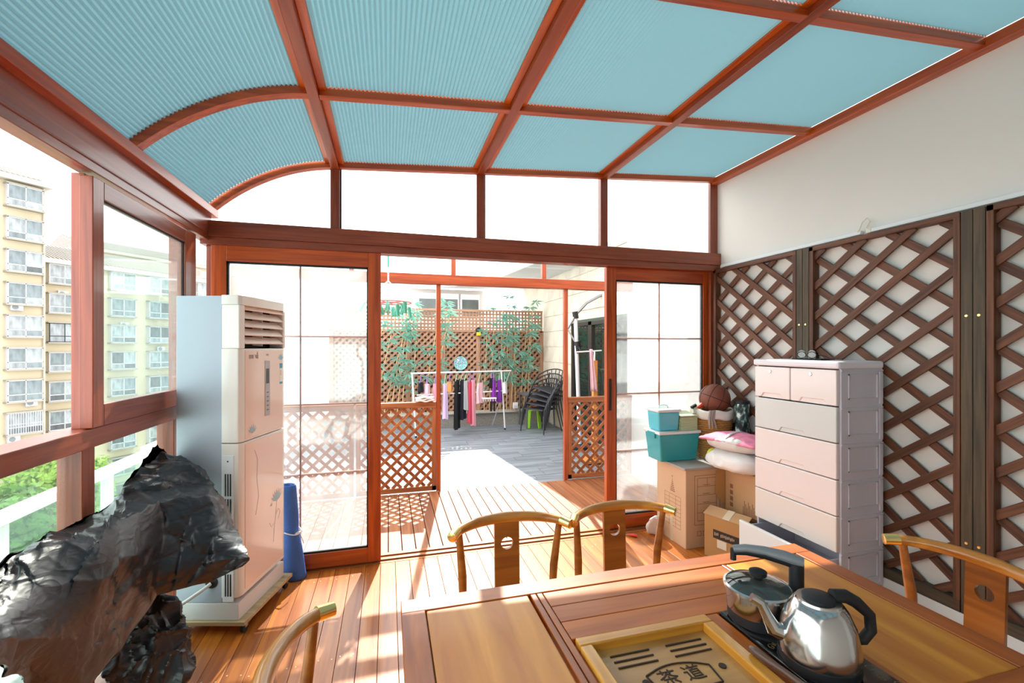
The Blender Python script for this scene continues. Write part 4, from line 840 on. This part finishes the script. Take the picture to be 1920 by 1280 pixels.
# ------------------------------------------------------------------ drawer cabinet
dc = empty('drawer_cabinet', (2.365, 1.88, 0)); tag(dc, 'tall pale plastic drawer cabinet with bottom drawer pulled open', 'cabinet')
CB = plain('cabinet_lilac', 'cfcdd8', .4, var=.05, nscale=5); D1 = plain('drawer_pink', 'eae0dd', .25, coat=.2); D2 = plain('drawer_grey', 'd2d6d4', .25, coat=.2); D3 = plain('drawer_beige', 'e4ddd6', .25, coat=.2); D4 = plain('drawer_mint', 'e0e6e4', .25, coat=.2)
cw, cd = .58, .325
zs = [.17, .37, .57, .77, .97, 1.17, 1.375]
MB().box(.02, cd, 0, .014, 0, 1.38).build('side_panel', CB, dc, bevel=.003); MB().box(.02, cd, cw - .014, cw, 0, 1.38).build('side_panel', CB, dc, bevel=.003); MB().box(cd - .014, cd, .014, cw - .014, 0, 1.38).build('back_panel', CB, dc)
MB().box(-.008, cd + .004, -.006, cw + .006, 1.378, 1.42).build('top_panel', plain('cabinet_top', 'e6e4ec', .35), dc, bevel=.012); MB().box(0, cd, .0, cw, 0, .165).build('base_unit', CB, dc, bevel=.006)
for k in range(6):
    z0_ = zs[k]; z1_ = zs[k + 1]; fr = MB(); b_ = .028
    a0, a1 = .07, cd - .04
    for q in ((a0, a1, z0_ + .04, z0_ + .047), (a0, a1, z1_ - .032, z1_ - .025), (a0, a0 + .007, z0_ + .04, z1_ - .025), (a1 - .007, a1, z0_ + .04, z1_ - .025)): fr.box(q[0], q[1], -.005, .001, q[2], q[3])
    fr.box(.02, cd, -.004, .001, z1_ - .012, z1_ - .004); fr.box(a1 + .012, cd - .006, -.006, .001, z0_ + .01, z1_ - .015)
    fr.build('side_moulding', CB, dc)
def drawer(y0_, y1_, z0_, z1_, m, out=0.0, lock=False):
    hw, hz_ = min(.075, (y1_ - y0_) * .24), .026; yc = (y0_ + y1_) / 2
    poly = [(y0_, z0_), (yc - hw - .02, z0_), (yc - hw, z0_ + hz_), (yc + hw, z0_ + hz_), (yc + hw + .02, z0_), (y1_, z0_), (y1_, z1_), (y0_, z1_)]
    f = MB().prism([(-out - .005, y, z) for y, z in poly], (.024, 0, 0)).build('drawer', m, dc, bevel=.005)
    MB().box(-out + .003, -out + .017, yc - hw - .02, yc + hw + .02, z0_, z0_ + hz_).build('handle_recess', m, f)
    if out: MB().box(-out + .018, .3, y0_ + .02, y0_ + .026, z0_ + .01, z1_ - .03).box(-out + .018, .3, y1_ - .026, y1_ - .02, z0_ + .01, z1_ - .03).box(-out + .018, .3, y0_ + .02, y1_ - .02, z0_ + .01, z0_ + .016).build('drawer_box', CB, f)
    if lock: 
        MB().lathe([(.0105, 0), (.0105, .003), (.008, .004), (.0, .004)], 14).build('lock', STEEL, f, M=Matrix.Translation((-.005, yc + .01, z1_ - .03)) @ Matrix.Rotation(-math.pi/2, 4, 'Y'))
drawer(.305, cw - .008, 1.175, 1.372, D1, lock=True); drawer(.008, .298, 1.175, 1.372, D1, lock=True)
for k, m in ((4, D2), (3, D1), (2, D1), (1, D3)): drawer(.008, cw - .008, zs[k] + .003, zs[k + 1] - .002, m)
drawer(.004, cw - .004, .17, .36, D4, out=.125)
gl = empty('eyeglasses', (2.52, 2.2, 1.422)); tag(gl, 'pair of glasses on a dark case on top of the drawer cabinet', 'glasses'); 
MB().box(-.05, .06, -.13, .07, 0, .006).build('case', BLACKR, gl, bevel=.002)
for s in (-1, 1): MB().tube([(-.01, s * .035 + .03 * math.cos(k * math.pi/8), .028 + .02 * math.sin(k * math.pi/8)) for k in range(16)], .0022, 6, True).build('rim', BLACKR, gl); MB().tube([(-.01, s * .068, .03), (.07, s * .06, .02), (.11, s * .05, .008)], .0022, 6).build('temple', BLACKR, gl); MB().lathe([(.03, 0), (.03, .001)], 16).build('lens', GLASS, gl, M=Matrix.Translation((-.01, s * .035, .028)) @ Matrix.Rotation(math.pi/2, 4, 'Y'))
# ------------------------------------------------------------------ cartons and storage in the corner
CBD = plain('cardboard', 'c49a6e', .8, var=.06, nscale=4); CB2 = plain('cardboard_brown', 'b5854f', .8, var=.06, nscale=4); INKB = plain('carton_ink', '8a5f45', .8); TAPE = plain('packing_tape', 'd8c3a4', .25)
bc = empty('large_carton', (2.12, 2.85, 0)); tag(bc, 'large closed cardboard carton with printed drawing by the glass door', 'carton')
bcm = plain('carton_pale', 'd2ad8a', .8, var=.05, nscale=4)
MB().box(0, .5, 0, .37, 0, .585).build('body', bcm, bc, bevel=.006)
g = MB(); n_ = .0006
def rect(x0_, x1_, z0_, z1_, w=.003): g.box(x0_, x1_, -n_, 0, z0_, z0_ + w).box(x0_, x1_, -n_, 0, z1_ - w, z1_).box(x0_, x0_ + w, -n_, 0, z0_, z1_).box(x1_ - w, x1_, -n_, 0, z0_, z1_)
rect(.075, .3, .17, .54); rect(.1, .27, .2, .52)
for k in range(4): g.box(.1, .27, -n_, 0, .26 + k * .065, .263 + k * .065); g.box(.15, .21, -n_, 0, .27 + k * .065, .274 + k * .065)
g.box(.185, .188, -n_, 0, .46, .52); rect(.1, .135, .09, .125); rect(.15, .185, .09, .125)
g.build('front_print', INKB, bc)
g = MB()
for k in range(9): g.box(-n_, 0, .06, .26, .12 + k * .03, .1222 + k * .03)
for a in (.06, .12, .2, .26): g.box(-n_, 0, a, a + .0022, .12, .362)
for k in range(9): g.box(-n_, 0, .13 + .005 * k, .19 - .004 * k, .385 + k * .014, .392 + k * .014)
g.build('side_print', INKB, bc)
MB().box(-.0008, 0, .16, .19, 0, .2).build('tape', TAPE, bc)
bd = bx('grey_board', 2.1, 2.64, 2.835, 3.235, .587, .603, plain('board_grey', 'aaa29a', .6, var=.05), None, bevel=.002); tag(bd, 'flat grey board lying on the large carton', 'board')
tc_ = empty('open_carton', (2.45, 2.49, 0)); tag(tc_, 'upright cardboard carton with open flap beside the drawer cabinet', 'carton')
MB().box(0, .23, 0, .34, 0, .6).build('body', CBD, tc_, bevel=.005)
MB().prism([(-.0, .34, .3), (-.0, .34, .6), (-.07, .352, .56), (-.08, .352, .4)], (.004, .004, 0)).build('flap', CB2, tc_)
g = MB()
for k in range(10): g.box(-n_, 0, .05 + .012 * k, .056 + .012 * k, .3, .36 + .02 * (k % 3))
for k in range(4): g.box(-n_, 0, .26, .29, .32 + k * .045, .35 + k * .045)
g.build('print', INKB, tc_)
sc_ = empty('small_carton', (2.2, 2.75, 0), math.radians(18) - math.pi/2); tag(sc_, 'small taped cardboard carton with black label in front of the drawer cabinet', 'carton')
# local x runs along the visible face (towards the viewer), y into the pile
MB().box(0, .305, 0, .15, 0, .3).build('body', CB2, sc_, bevel=.005)
MB().prism([(-.004, -.004, .3), (.308, -.004, .3), (.305, .075, .34), (0, .075, .34)], (0, 0, .005)).build('flap', CBD, sc_); MB().prism([(-.004, .154, .3), (.308, .154, .3), (.305, .075, .342), (0, .075, .342)], (0, 0, .005)).build('flap', CBD, sc_)
MB().prism([(.14, -.006, .304), (.19, -.006, .304), (.19, .075, .348), (.14, .075, .348)], (0, 0, .001)).build('tape', TAPE, sc_)
MB().box(.07, .29, -.001, 0, .15, .21).build('label', plain('label_black', '2b2523', .5), sc_); lm = MB()
for k in range(12): lm.box(.08 + k * .0115 + (.012 if k > 2 else 0), .087 + k * .0115 + (.012 if k > 2 else 0), -.0014, 0, .168 + .003 * (k % 3), .192 - .003 * (k % 2))
lm.build('label_print', plain('print_tan', 'b79c80', .6), sc_, kind='stuff')
MB().box(.1, .17, -.0012, 0, .09, .145).build('sticker', plain('sticker_pale', 'e0d2bb', .6), sc_)
TEAL = plain('teal_plastic', '2f9fa8', .35, coat=.2); TEAL2 = plain('teal_light', '58bfd0', .35, coat=.2); LIDW = plain('lid_white', 'e9e6e6', .4)
def crate(name, lab, x0_, x1_, y0_, y1_, z0_, h, m, handle):
    cxx, cyy = (x0_ + x1_) / 2, (y0_ + y1_) / 2; t = empty(name, (cxx, cyy, z0_)); tag(t, lab, 'storage box', 'teal storage boxes'); a, b = (x1_ - x0_) / 2, (y1_ - y0_) / 2; k = .88
    MB().add([(-a*k, -b*k, 0), (a*k, -b*k, 0), (a*k, b*k, 0), (-a*k, b*k, 0), (-a, -b, h - .02), (a, -b, h - .02), (a, b, h - .02), (-a, b, h - .02)], [(0,3,2,1),(4,5,6,7),(0,1,5,4),(1,2,6,5),(2,3,7,6),(3,0,4,7)]).build('tub', m, t, bevel=.012, seg=3)
    MB().box(-a - .008, a + .008, -b - .008, b + .008, h - .022, h).build('lid', LIDW, t, bevel=.008, seg=3)
    if handle: MB().tube([(-.04, 0, h), (-.035, 0, h + .02), (0, 0, h + .028), (.035, 0, h + .02), (.04, 0, h)], .006, 8).build('handle', plain('handle_mint', 'bfe4e2', .4), t, smooth=True)
    else:
        for s in (-1, 1): MB().box(s * (a + .004) - .008, s * (a + .004) + .008, -.05, .05, h - .055, h - .005).build('clip', m, t, bevel=.004)
crate('storage_box', 'large teal storage box with white lid on the grey board', 2.02, 2.385, 3.03, 3.24, .603, .235, TEAL, False)
crate('storage_box', 'small light teal box with carrying handle on the larger box', 2.03, 2.225, 3.06, 3.225, .838, .17, TEAL2, True)
WV = plain('pale_green_weave', 'c2cba2', .8); WK = plain('wicker', 'b98548', .7); WKD = plain('wicker_dark', '8d5c2c', .7); LN = plain('lining', 'e4ded4', .9, bump=.3, bscale=25)
gb = empty('woven_box', (2.305, 3.13, .838)); tag(gb, 'small pale green woven box with lid beside the wicker basket', 'box')
core = MB().box(-.07, .07, -.07, .07, 0, .1).build('core', plain('weave_core', '9aa47c', .9), gb)
for k in range(9): MB().tube([(-.072, -.072, .006 + k * .0115), (.072, -.072, .006 + k * .0115), (.072, .072, .006 + k * .0115), (-.072, .072, .006 + k * .0115)], .0055, 5, True).build('strand', WV, gb)
MB().prism([(-.08, -.082, .108), (.08, -.082, .108), (.08, .082, .125), (-.08, .082, .125)], (0, 0, .01)).build('lid', plain('lid_green', 'd3dcb4', .8), gb, bevel=.003)
wk = empty('wicker_basket', (2.555, 3.09, .603)); tag(wk, 'round wicker basket with white cloth lining in the corner', 'basket')
def br(z): return .115 + .03 * (z / .38)
MB().lathe([(br(0) - .008, 0), (br(.38) - .008, .38), (br(.38) - .014, .38), (.1, .02)], 32).build('liner_core', WKD, wk)
for k in range(21):
    z = .01 + k * .0182
    MB().tube([((br(z) + .004 * (1 if (q + k) % 2 else -1)) * math.cos(q * math.pi/22), (br(z) + .004 * (1 if (q + k) % 2 else -1)) * math.sin(q * math.pi/22), z) for q in range(44)], .0085, 5, True).build('strand', WK, wk, smooth=True)
MB().grid(lambda a, b: ((br(.38) + .016 + .004 * math.sin(a * 60) * b - .02 * max(0, .25 - b)) * math.cos(2 * math.pi * a), (br(.38) + .016 + .004 * math.sin(a * 60) * b - .02 * max(0, .25 - b)) * math.sin(2 * math.pi * a), .395 - .07 * b + .006 * math.sin(a * 40)), 60, 4, cu=True).build('lining', LN, wk, smooth=True, solid=.004)
for s in (-.02, .0, .02): MB().tube([(-.11 + s, -.13, .4), (-.125 + s, -.135, .34), (-.115 + s * 1.6, -.14, .26)], [.008, .01, .005], 6).build('tie', plain('tie_grey', 'a59c92', .9), wk, smooth=True)
# basketball
m, nt, p = _new('basketball_skin'); p.inputs['Base Color'].default_value = lin('7d4330'); p.inputs['Roughness'].default_value = .6
nz = nt.nodes.new('ShaderNodeTexVoronoi'); nz.inputs['Scale'].default_value = 160; b_ = nt.nodes.new('ShaderNodeBump'); b_.inputs['Strength'].default_value = .3; b_.inputs['Distance'].default_value = .002
nt.links.new(_coords(nt, (1, 1, 1)).outputs[0], nz.inputs[0]); nt.links.new(nz.outputs[0], b_.inputs['Height']); nt.links.new(b_.outputs[0], p.inputs['Normal'])
bk = empty('basketball', (2.555, 3.07, 1.08)); tag(bk, 'brown basketball sitting in the wicker basket', 'ball'); bk.rotation_euler = (.3, .25, .6)
R_ = .119
MB().grid(lambda a, b: (R_ * math.sin(math.pi * (.001 + .998 * b)) * math.cos(2 * math.pi * a), R_ * math.sin(math.pi * (.001 + .998 * b)) * math.sin(2 * math.pi * a), R_ * math.cos(math.pi * (.001 + .998 * b))), 40, 24, cu=True).build('skin', m, bk, smooth=True)
def seam(fn): MB().tube([Vector(fn(k * 2 * math.pi / 48)).normalized() * (R_ + .0003) for k in range(48)], .0022, 5, True).build('seam', BLACKR, bk)
seam(lambda a: (math.cos(a), math.sin(a), 0)); seam(lambda a: (math.cos(a), 0, math.sin(a))); seam(lambda a: (math.cos(a), .75 + .25 * math.cos(2 * a), math.sin(a))); seam(lambda a: (math.cos(a), -.75 - .25 * math.cos(2 * a), math.sin(a)))
ty = empty('toy_pile', (2.43, 3.1, 1.0)); tag(ty, 'small red and yellow toys poking out of the basket', 'toys')
MB().tube([(-.02, 0, .0), (.03, -.02, .045), (.06, -.03, .06)], [.016, .02, .012], 8).build('red_toy', plain('toy_red', 'd93a2c', .4), ty, smooth=True); MB().tube([(-.03, .0, .0), (.03, .01, .015)], .018, 8).build('yellow_toy', plain('toy_yellow', 'e6d23a', .4), ty, smooth=True); MB().tube([(-.07, 0, .01), (-.03, 0, .03)], .014, 8).build('black_toy', BLACKR, ty, smooth=True)
MB().tube([(-.07, .0, -.02), (.01, .01, -.02)], [.022, .03], 8).build('white_cloth', LN, ty, smooth=True)
m, nt, p = _new('camouflage'); n = nt.nodes.new('ShaderNodeTexNoise'); n.inputs['Scale'].default_value = 28; n.inputs['Detail'].default_value = 2
r = nt.nodes.new('ShaderNodeValToRGB'); r.color_ramp.interpolation = 'CONSTANT'; r.color_ramp.elements[0].color = lin('14171a'); r.color_ramp.elements[1].position = .62; r.color_ramp.elements[1].color = lin('e2e6e4'); e = r.color_ramp.elements.new(.46); e.color = lin('2c4a46'); e = r.color_ramp.elements.new(.55); e.color = lin('7d9a92')
nt.links.new(_coords(nt, (1, 1, .6)).outputs[0], n.inputs[0]); nt.links.new(n.outputs[0], r.inputs[0]); nt.links.new(r.outputs[0], p.inputs[0])
cm = empty('patterned_tube', (2.655, 2.885, .603)); tag(cm, 'black white and green camouflage tube standing by the lattice', 'tube')
MB().lathe([(.05, 0), (.052, .01), (.052, .46), (.05, .462)], 24).build('tube', m, cm, smooth=True); MB().lathe([(.054, .455), (.054, .475), (.045, .48), (0, .48)], 24).build('cap', BLACKR, cm, smooth=True)
def bundle(name, lab, c, L, Wd_, H_, rz_, m, amp, seed, cat):
    t = empty(name, c, rz_); tag(t, lab, cat, 'bedding bundles'); o = Vector((seed, seed * 2, 0))
    def fn(a, b):
        th = 2 * math.pi * a; s = -1 + 2 * b; e_ = max(.02, (1 - abs(s) ** 3.2)) ** .5; cx_ = math.copysign(abs(math.cos(th)) ** .7, math.cos(th)); sz = math.copysign(abs(math.sin(th)) ** .8, math.sin(th))
        q = Vector((Wd_ * cx_ * e_, L * s, H_ * sz * e_)); d = noise.noise(Vector((q.x * 9, q.y * 5, q.z * 9)) + o) * amp + (1 - abs(noise.noise(q * 13 + o)) * 2) * amp * .5; return q * (1 + d / .1) + Vector((0, 0, H_))
    MB().grid(fn, 40, 36, cu=True).build('body', m, t, smooth=True); return t
b1 = bundle('bedding_bundle', 'white bedding bundle with yellow end lying on the cartons', (2.46, 2.7, .604), .23, .165, .072, math.radians(10), plain('bedding_white', 'ece9e6', .6, bump=.3, bscale=20), .012, 3, 'bedding')
MB().grid(lambda a, b: (-.075 + .055 * math.sin(math.pi * b) * math.cos(2 * math.pi * a), .17 + .03 * math.cos(math.pi * b), .075 + .06 * math.sin(math.pi * b) * math.sin(2 * math.pi * a)), 20, 12, cu=True).build('yellow_end', plain('yellow_fabric', 'd8d83c', .7), b1, smooth=True)
b2 = bundle('bedding_bundle', 'pink topped quilt bundle on the white bedding', (2.46, 2.7, .748), .22, .16, .055, math.radians(14), plain('bedding_grey', 'd9d5d0', .6, bump=.3, bscale=20), .01, 8, 'bedding')
o = Vector((8, 16, 0))
MB().grid(lambda a, b: (-.16 + .32 * a, -.21 + .43 * b, .07 + .052 * math.sin(math.pi * min(1, max(0, a))) ** .6 * math.sin(math.pi * (.02 + .96 * b)) ** .5 + .006 * noise.noise(Vector((a * 9, b * 12, 3)))), 20, 24).build('pink_cover', plain('quilt_pink', 'eb8aa5', .7, var=.15, nscale=18), b2, smooth=True, solid=.01)
MB().grid(lambda a, b: (-.162 + .324 * a, .0 + .03 * b, .076 + .054 * math.sin(math.pi * a) ** .6), 16, 2).build('strap', plain('strap_grey', 'c9b9bb', .6), b2, smooth=True, solid=.006)
rd = empty('red_marker', (1.86, 3.16, 0)); tag(rd, 'small red plastic handle lying on the floor by the door', 'handle')
MB().tube([(-.03, .02, .012), (.0, 0, .013), (.03, -.02, .012)], [.006, .012, .011], 8).build('grip', plain('toy_red', 'd93a2c', .4), rd, smooth=True); MB().tube([(-.06, .04, .008), (-.03, .02, .012)], .003, 6).build('shaft', STEEL, rd)
hull([(2.03 + .06 * math.cos(k), 3.12 + .07 * math.sin(k * 1.7), .02 + .16 * (k % 4) / 3) for k in range(10)], 'white_bag', None, 6, .012, 3, plain('bag_white', 'e4e2e0', .5))
tag(bpy.data.objects['white_bag'], 'crumpled white plastic bag behind the large carton', 'bag')
# ------------------------------------------------------------------ neighbourhood: ground, rear house, flats, trees, railing
gd = bx('ground', -120, 120, -40, 200, -18.4, -18, plain('street_grey', 'a5a7a4', .9, var=.2, nscale=.2)); gd['kind'] = 'structure'
bl = bx('building_base', -1.6, 9, -6, 10.4, -18, -.14, plain('base_wall', 'd6d2c6', .8)); bl['kind'] = 'structure'
rh = empty('rear_house', (1.5, 10.6, -.1)); tag(rh, 'pale house behind the fence with white framed windows', 'house')
HWM = plain('house_wall', 'd8d6d2', .8, var=.06, nscale=1.0)
MB().box(-1.0, .7, 0, 4, 0, 2.95).build('wall', HWM, rh)
ro = MB().prism([(-1.1, -.25, 2.95), (.75, -.25, 2.95), (.75, 4.2, 3.7), (-.4, 4.2, 3.7)], (0, 0, .08)).build('roof', plain('roof_grey', 'b8b8bb', .7), rh)
for k in range(3):
    a = -.85 + k * .5
    w = MB().box(a, a + .46, -.05, -.02, 2.3, 2.85).build('window', plain('sash_white', 'e9eaec', .4), rh)
    MB().box(a + .035, a + .43, -.058, -.05, 2.33, 2.72).build('pane', glass('far_glass', (.5, .55, .52), haze=.5, hazecol=(.55, .62, .6)), w)
# flats across the street
CRM = plain('flat_render', 'b3a68c', .85, var=.05, nscale=.6); WFR = plain('window_white', 'b4b4b8', .4); SLAB = plain('slab_concrete', '8a857a', .8); PNK = plain('bay_side', 'd8c4c0', .8)
PGL = [glass('flat_pane_' + str(k), c, haze=.75, hazecol=h, refl=1.5) for k, (c, h) in enumerate([((.3, .34, .36), (.42, .48, .5)), ((.3, .3, .3), (.62, .66, .68)), ((.2, .2, .2), (.25, .27, .28))])]
ROOFT = plain('roof_tile', '85807a', .8, var=.2, nscale=6)
dvec = Vector((.608, .794, 0)); nvec = Vector((.794, -.608, 0))
MF = Matrix((dvec, -nvec, Vector((0, 0, 1)))).transposed().to_4x4()
def mk_bay(style):
    """bay window in local coords: x along facade, -y outwards, z from the sill slab"""
    w = 1.2; d = .55; parts = []
    parts.append(('sill_slab', MB().box(-w - .12, w + .12, -d - .12, 0, -.14, 0).mesh('sill_slab'), SLAB)); parts.append(('head_slab', MB().box(-w - .12, w + .12, -d - .12, 0, 1.95, 2.05).mesh('head_slab'), SLAB))
    fr = MB(); fm = .07
    for x in (-w, -w * .02, w - fm): fr.box(x, x + fm, -d, -d + .07, 0, 1.95)
    for z in (0, .58, 1.95 - fm): fr.box(-w, w, -d, -d + .07, z, z + fm)
    for s in (-1, 1): fr.box(s * w - (fm if s > 0 else 0), s * w + (0 if s > 0 else fm), -d, 0, 0, fm).box(s * w - (fm if s > 0 else 0), s * w + (0 if s > 0 else fm), -d, 0, 1.88, 1.95)
    parts.append(('window_frame', fr.mesh('window_frame'), WFR if style != 'dark' else BLACKR))
    for x0, x1, z0, z1 in ((-w + fm, -.02, .65, 1.88), (.06, w - fm, .65, 1.88), (-w + fm, -.02, .07, .58), (.06, w - fm, .07, .58)): parts.append(('pane', MB().box(x0, x1, -d + .02, -d + .035, z0, z1).mesh('pane'), None))
    for s in (-1, 1): parts.append(('side_wall', MB().box(s * (w - .03) - .02, s * (w - .03) + .02, -d + .07, 0, .07, 1.88).mesh('side_wall'), WFR))
    if style == 'grille':
        g = MB()
        for k in range(15): g.box(-w + k * .165, -w + k * .165 + .025, -d - .1, -d - .08, 0, 1.9)
        g.box(-w, w, -d - .1, -d - .08, .9, .93); parts.append(('grille', g.mesh('grille'), SILVER))
    return parts
BAYS = {s: mk_bay(s) for s in ('plain', 'dark', 'grille')}
def add_bay(root, x, z, style, rnd):
    for nm, me, mt in BAYS[style]:
        m_ = me
        if nm == 'pane': m_ = me.copy(); mt = PGL[rnd.choice([0, 0, 1, 1, 2])]
        if not m_.materials: m_.materials.append(mt)
        o = bpy.data.objects.new(nm, m_); C.objects.link(o); o.parent = root; o.location = (x, 0, z)
def ac_unit(root, x, z):
    o = MB().box(-.42, .42, -.32, 0, 0, .58).build('condenser', WFR, root, M=Matrix.Translation((x, 0, z)), bevel=.02)
    MB().lathe([(.22, 0), (.22, .02), (.0, .02)], 16).build('fan_grille', plain('fan_dark', '6f7478', .6), o, M=Matrix.Translation((-.12, -.32, .3)) @ Matrix.Rotation(math.pi/2, 4, 'X'))
def flats(lab, anchor, x0, x1, ztop, cols, floors, zf, styles, units, depth=10):
    root = empty('apartment_block'); root.matrix_basis = Matrix.Translation(anchor) @ MF; tag(root, lab, 'building', 'flats across the street')
    rnd = random.Random(len(lab)); zb = -18 - anchor.z
    MB().box(x0, x1, .0, depth, zb, ztop).build('wall', CRM, root)
    MB().box(x0 - .3, x1 + .3, -.9, depth, ztop, ztop + .45).build('cornice', plain('cornice', 'aca69a', .7), root)
    rf = MB().prism([(x0 - .3, -.8, ztop + .45), (x0 - .3, depth, ztop + .45), (x0 - .3, depth * .5, ztop + 2.6)], (x1 - x0 + .6, 0, 0)).build('roof', ROOFT, root)
    rg = MB()
    n = int((x1 - x0) / .35)
    sl = math.hypot(depth * .5 + .8, 2.15)
    for k in range(n): rg.obox((x0 + k * .35, -.8, ztop + .5), (x0 + k * .35, depth * .5, ztop + 2.65), .12, .1)
    rg.build('roof_ridges', ROOFT, rf, kind='stuff')
    for c_, x in enumerate(cols):
        for k in range(floors):
            z = zf - k * 3.0
            add_bay(root, x, z, styles.get((c_, k), 'plain'), rnd)
    for (x, z) in units: ac_unit(root, x, z)
    MB().tube([(x1 - .12, -.12, zb), (x1 - .12, -.12, ztop)], .09, 8).build('drain_pipe', plain('pipe_cream', 'b0a794', .6), root)
    return root
PA = pz(43, 650, 42); PA.z = 1.5
zA = lambda v: (650 - v) / 840 * 42
flats('cream block of flats with stacked white bay windows, tallest, at the left edge', PA, -6, 1.55, zA(345), [0, -4.2], 11, zA(391), {(0, 7): 'grille'}, [(-.5, zA(583)), (.5, zA(762)), (-.7, zA(826))])
PB = pz(116, 650, 46.5); PB.z = 1.5
zB = lambda v: (650 - v) / 840 * 46.5
flats('lower cream block of flats with one dark bay window, beside the taller block', PB, -1.9, 17, zB(497), [0, 5.2, 9.0, 13.5], 9, zB(533), {(0, 2): 'dark'}, [(0, zB(556)), (5.4, zB(610)), (9.2, zB(660))])
PC = pz(280, 650, 75); PC.z = 1.5
rt = flats('distant pale block of flats seen through the window sash', PC, -9, 22, 14.5, [-4, 0, 4, 8], 9, 11.5, {}, [])
# white railing outside the left windows
t = empty('balcony_railing', (-2.2, 0, 0)); tag(t, 'white metal railing with glass infill outside the left windows', 'railing')
MB().box(-.05, .05, -1.0, 6.0, .46, .52).build('hand_rail', WHITEM, t, bevel=.005)
for k in range(7): MB().box(-.03, .03, -.9 + k * 1.05, -.84 + k * 1.05, -.14, .46).build('post', WHITEM, t)
MB().box(-.01, 0, -1, 6, -.1, .44).build('infill', MATS['balustrade_glass'], t); MB().box(-.3, .6, -1.3, 6, -.3, -.14).build('ledge', plain('ledge_concrete', '8d8f8c', .8), t)
# street trees
def tree(lab, P, R, seed, group):
    rnd = random.Random(seed); t = empty('street_tree', (P.x, P.y, -18)); tag(t, lab, 'tree', group); h = P.z + 18
    MB().tube([(0, 0, 0), (.15, .1, h * .5), (0, 0, h - R * .3)], [.3, .22, .1], 8).build('trunk', plain('bark', '5b4a3a', .9), t, smooth=True)
    mb = MB()
    for k in range(5200):
        d = Vector((rnd.gauss(0, 1), rnd.gauss(0, 1), rnd.gauss(0, .8))).normalized(); q = R * (.55 + .5 * rnd.random()) * (1 + .35 * noise.noise(d * 2.2 + Vector((seed, 0, 0))))
        c = d * q + Vector((0, 0, h)); a = Vector((rnd.gauss(0, 1), rnd.gauss(0, 1), rnd.gauss(0, 1))).normalized(); b = a.cross(d).normalized(); s = rnd.uniform(.07, .14)
        mb.add([c - a * s, c + b * s * .5, c + a * s, c - b * s * .5], [(0, 1, 2, 3)])
    mb.build('foliage', [thin('leaf_green_a', '557a32', .3), thin('leaf_green_b', '7f9a3c', .3)][seed % 2], t, kind='stuff')
tree('bushy green street tree showing behind the balcony railing', pz(112, 915, 15), 1.35, 1, 'street trees'); tree('yellow-green street tree lower down beside the railing', pz(40, 985, 10.5), .8, 2, 'street trees')
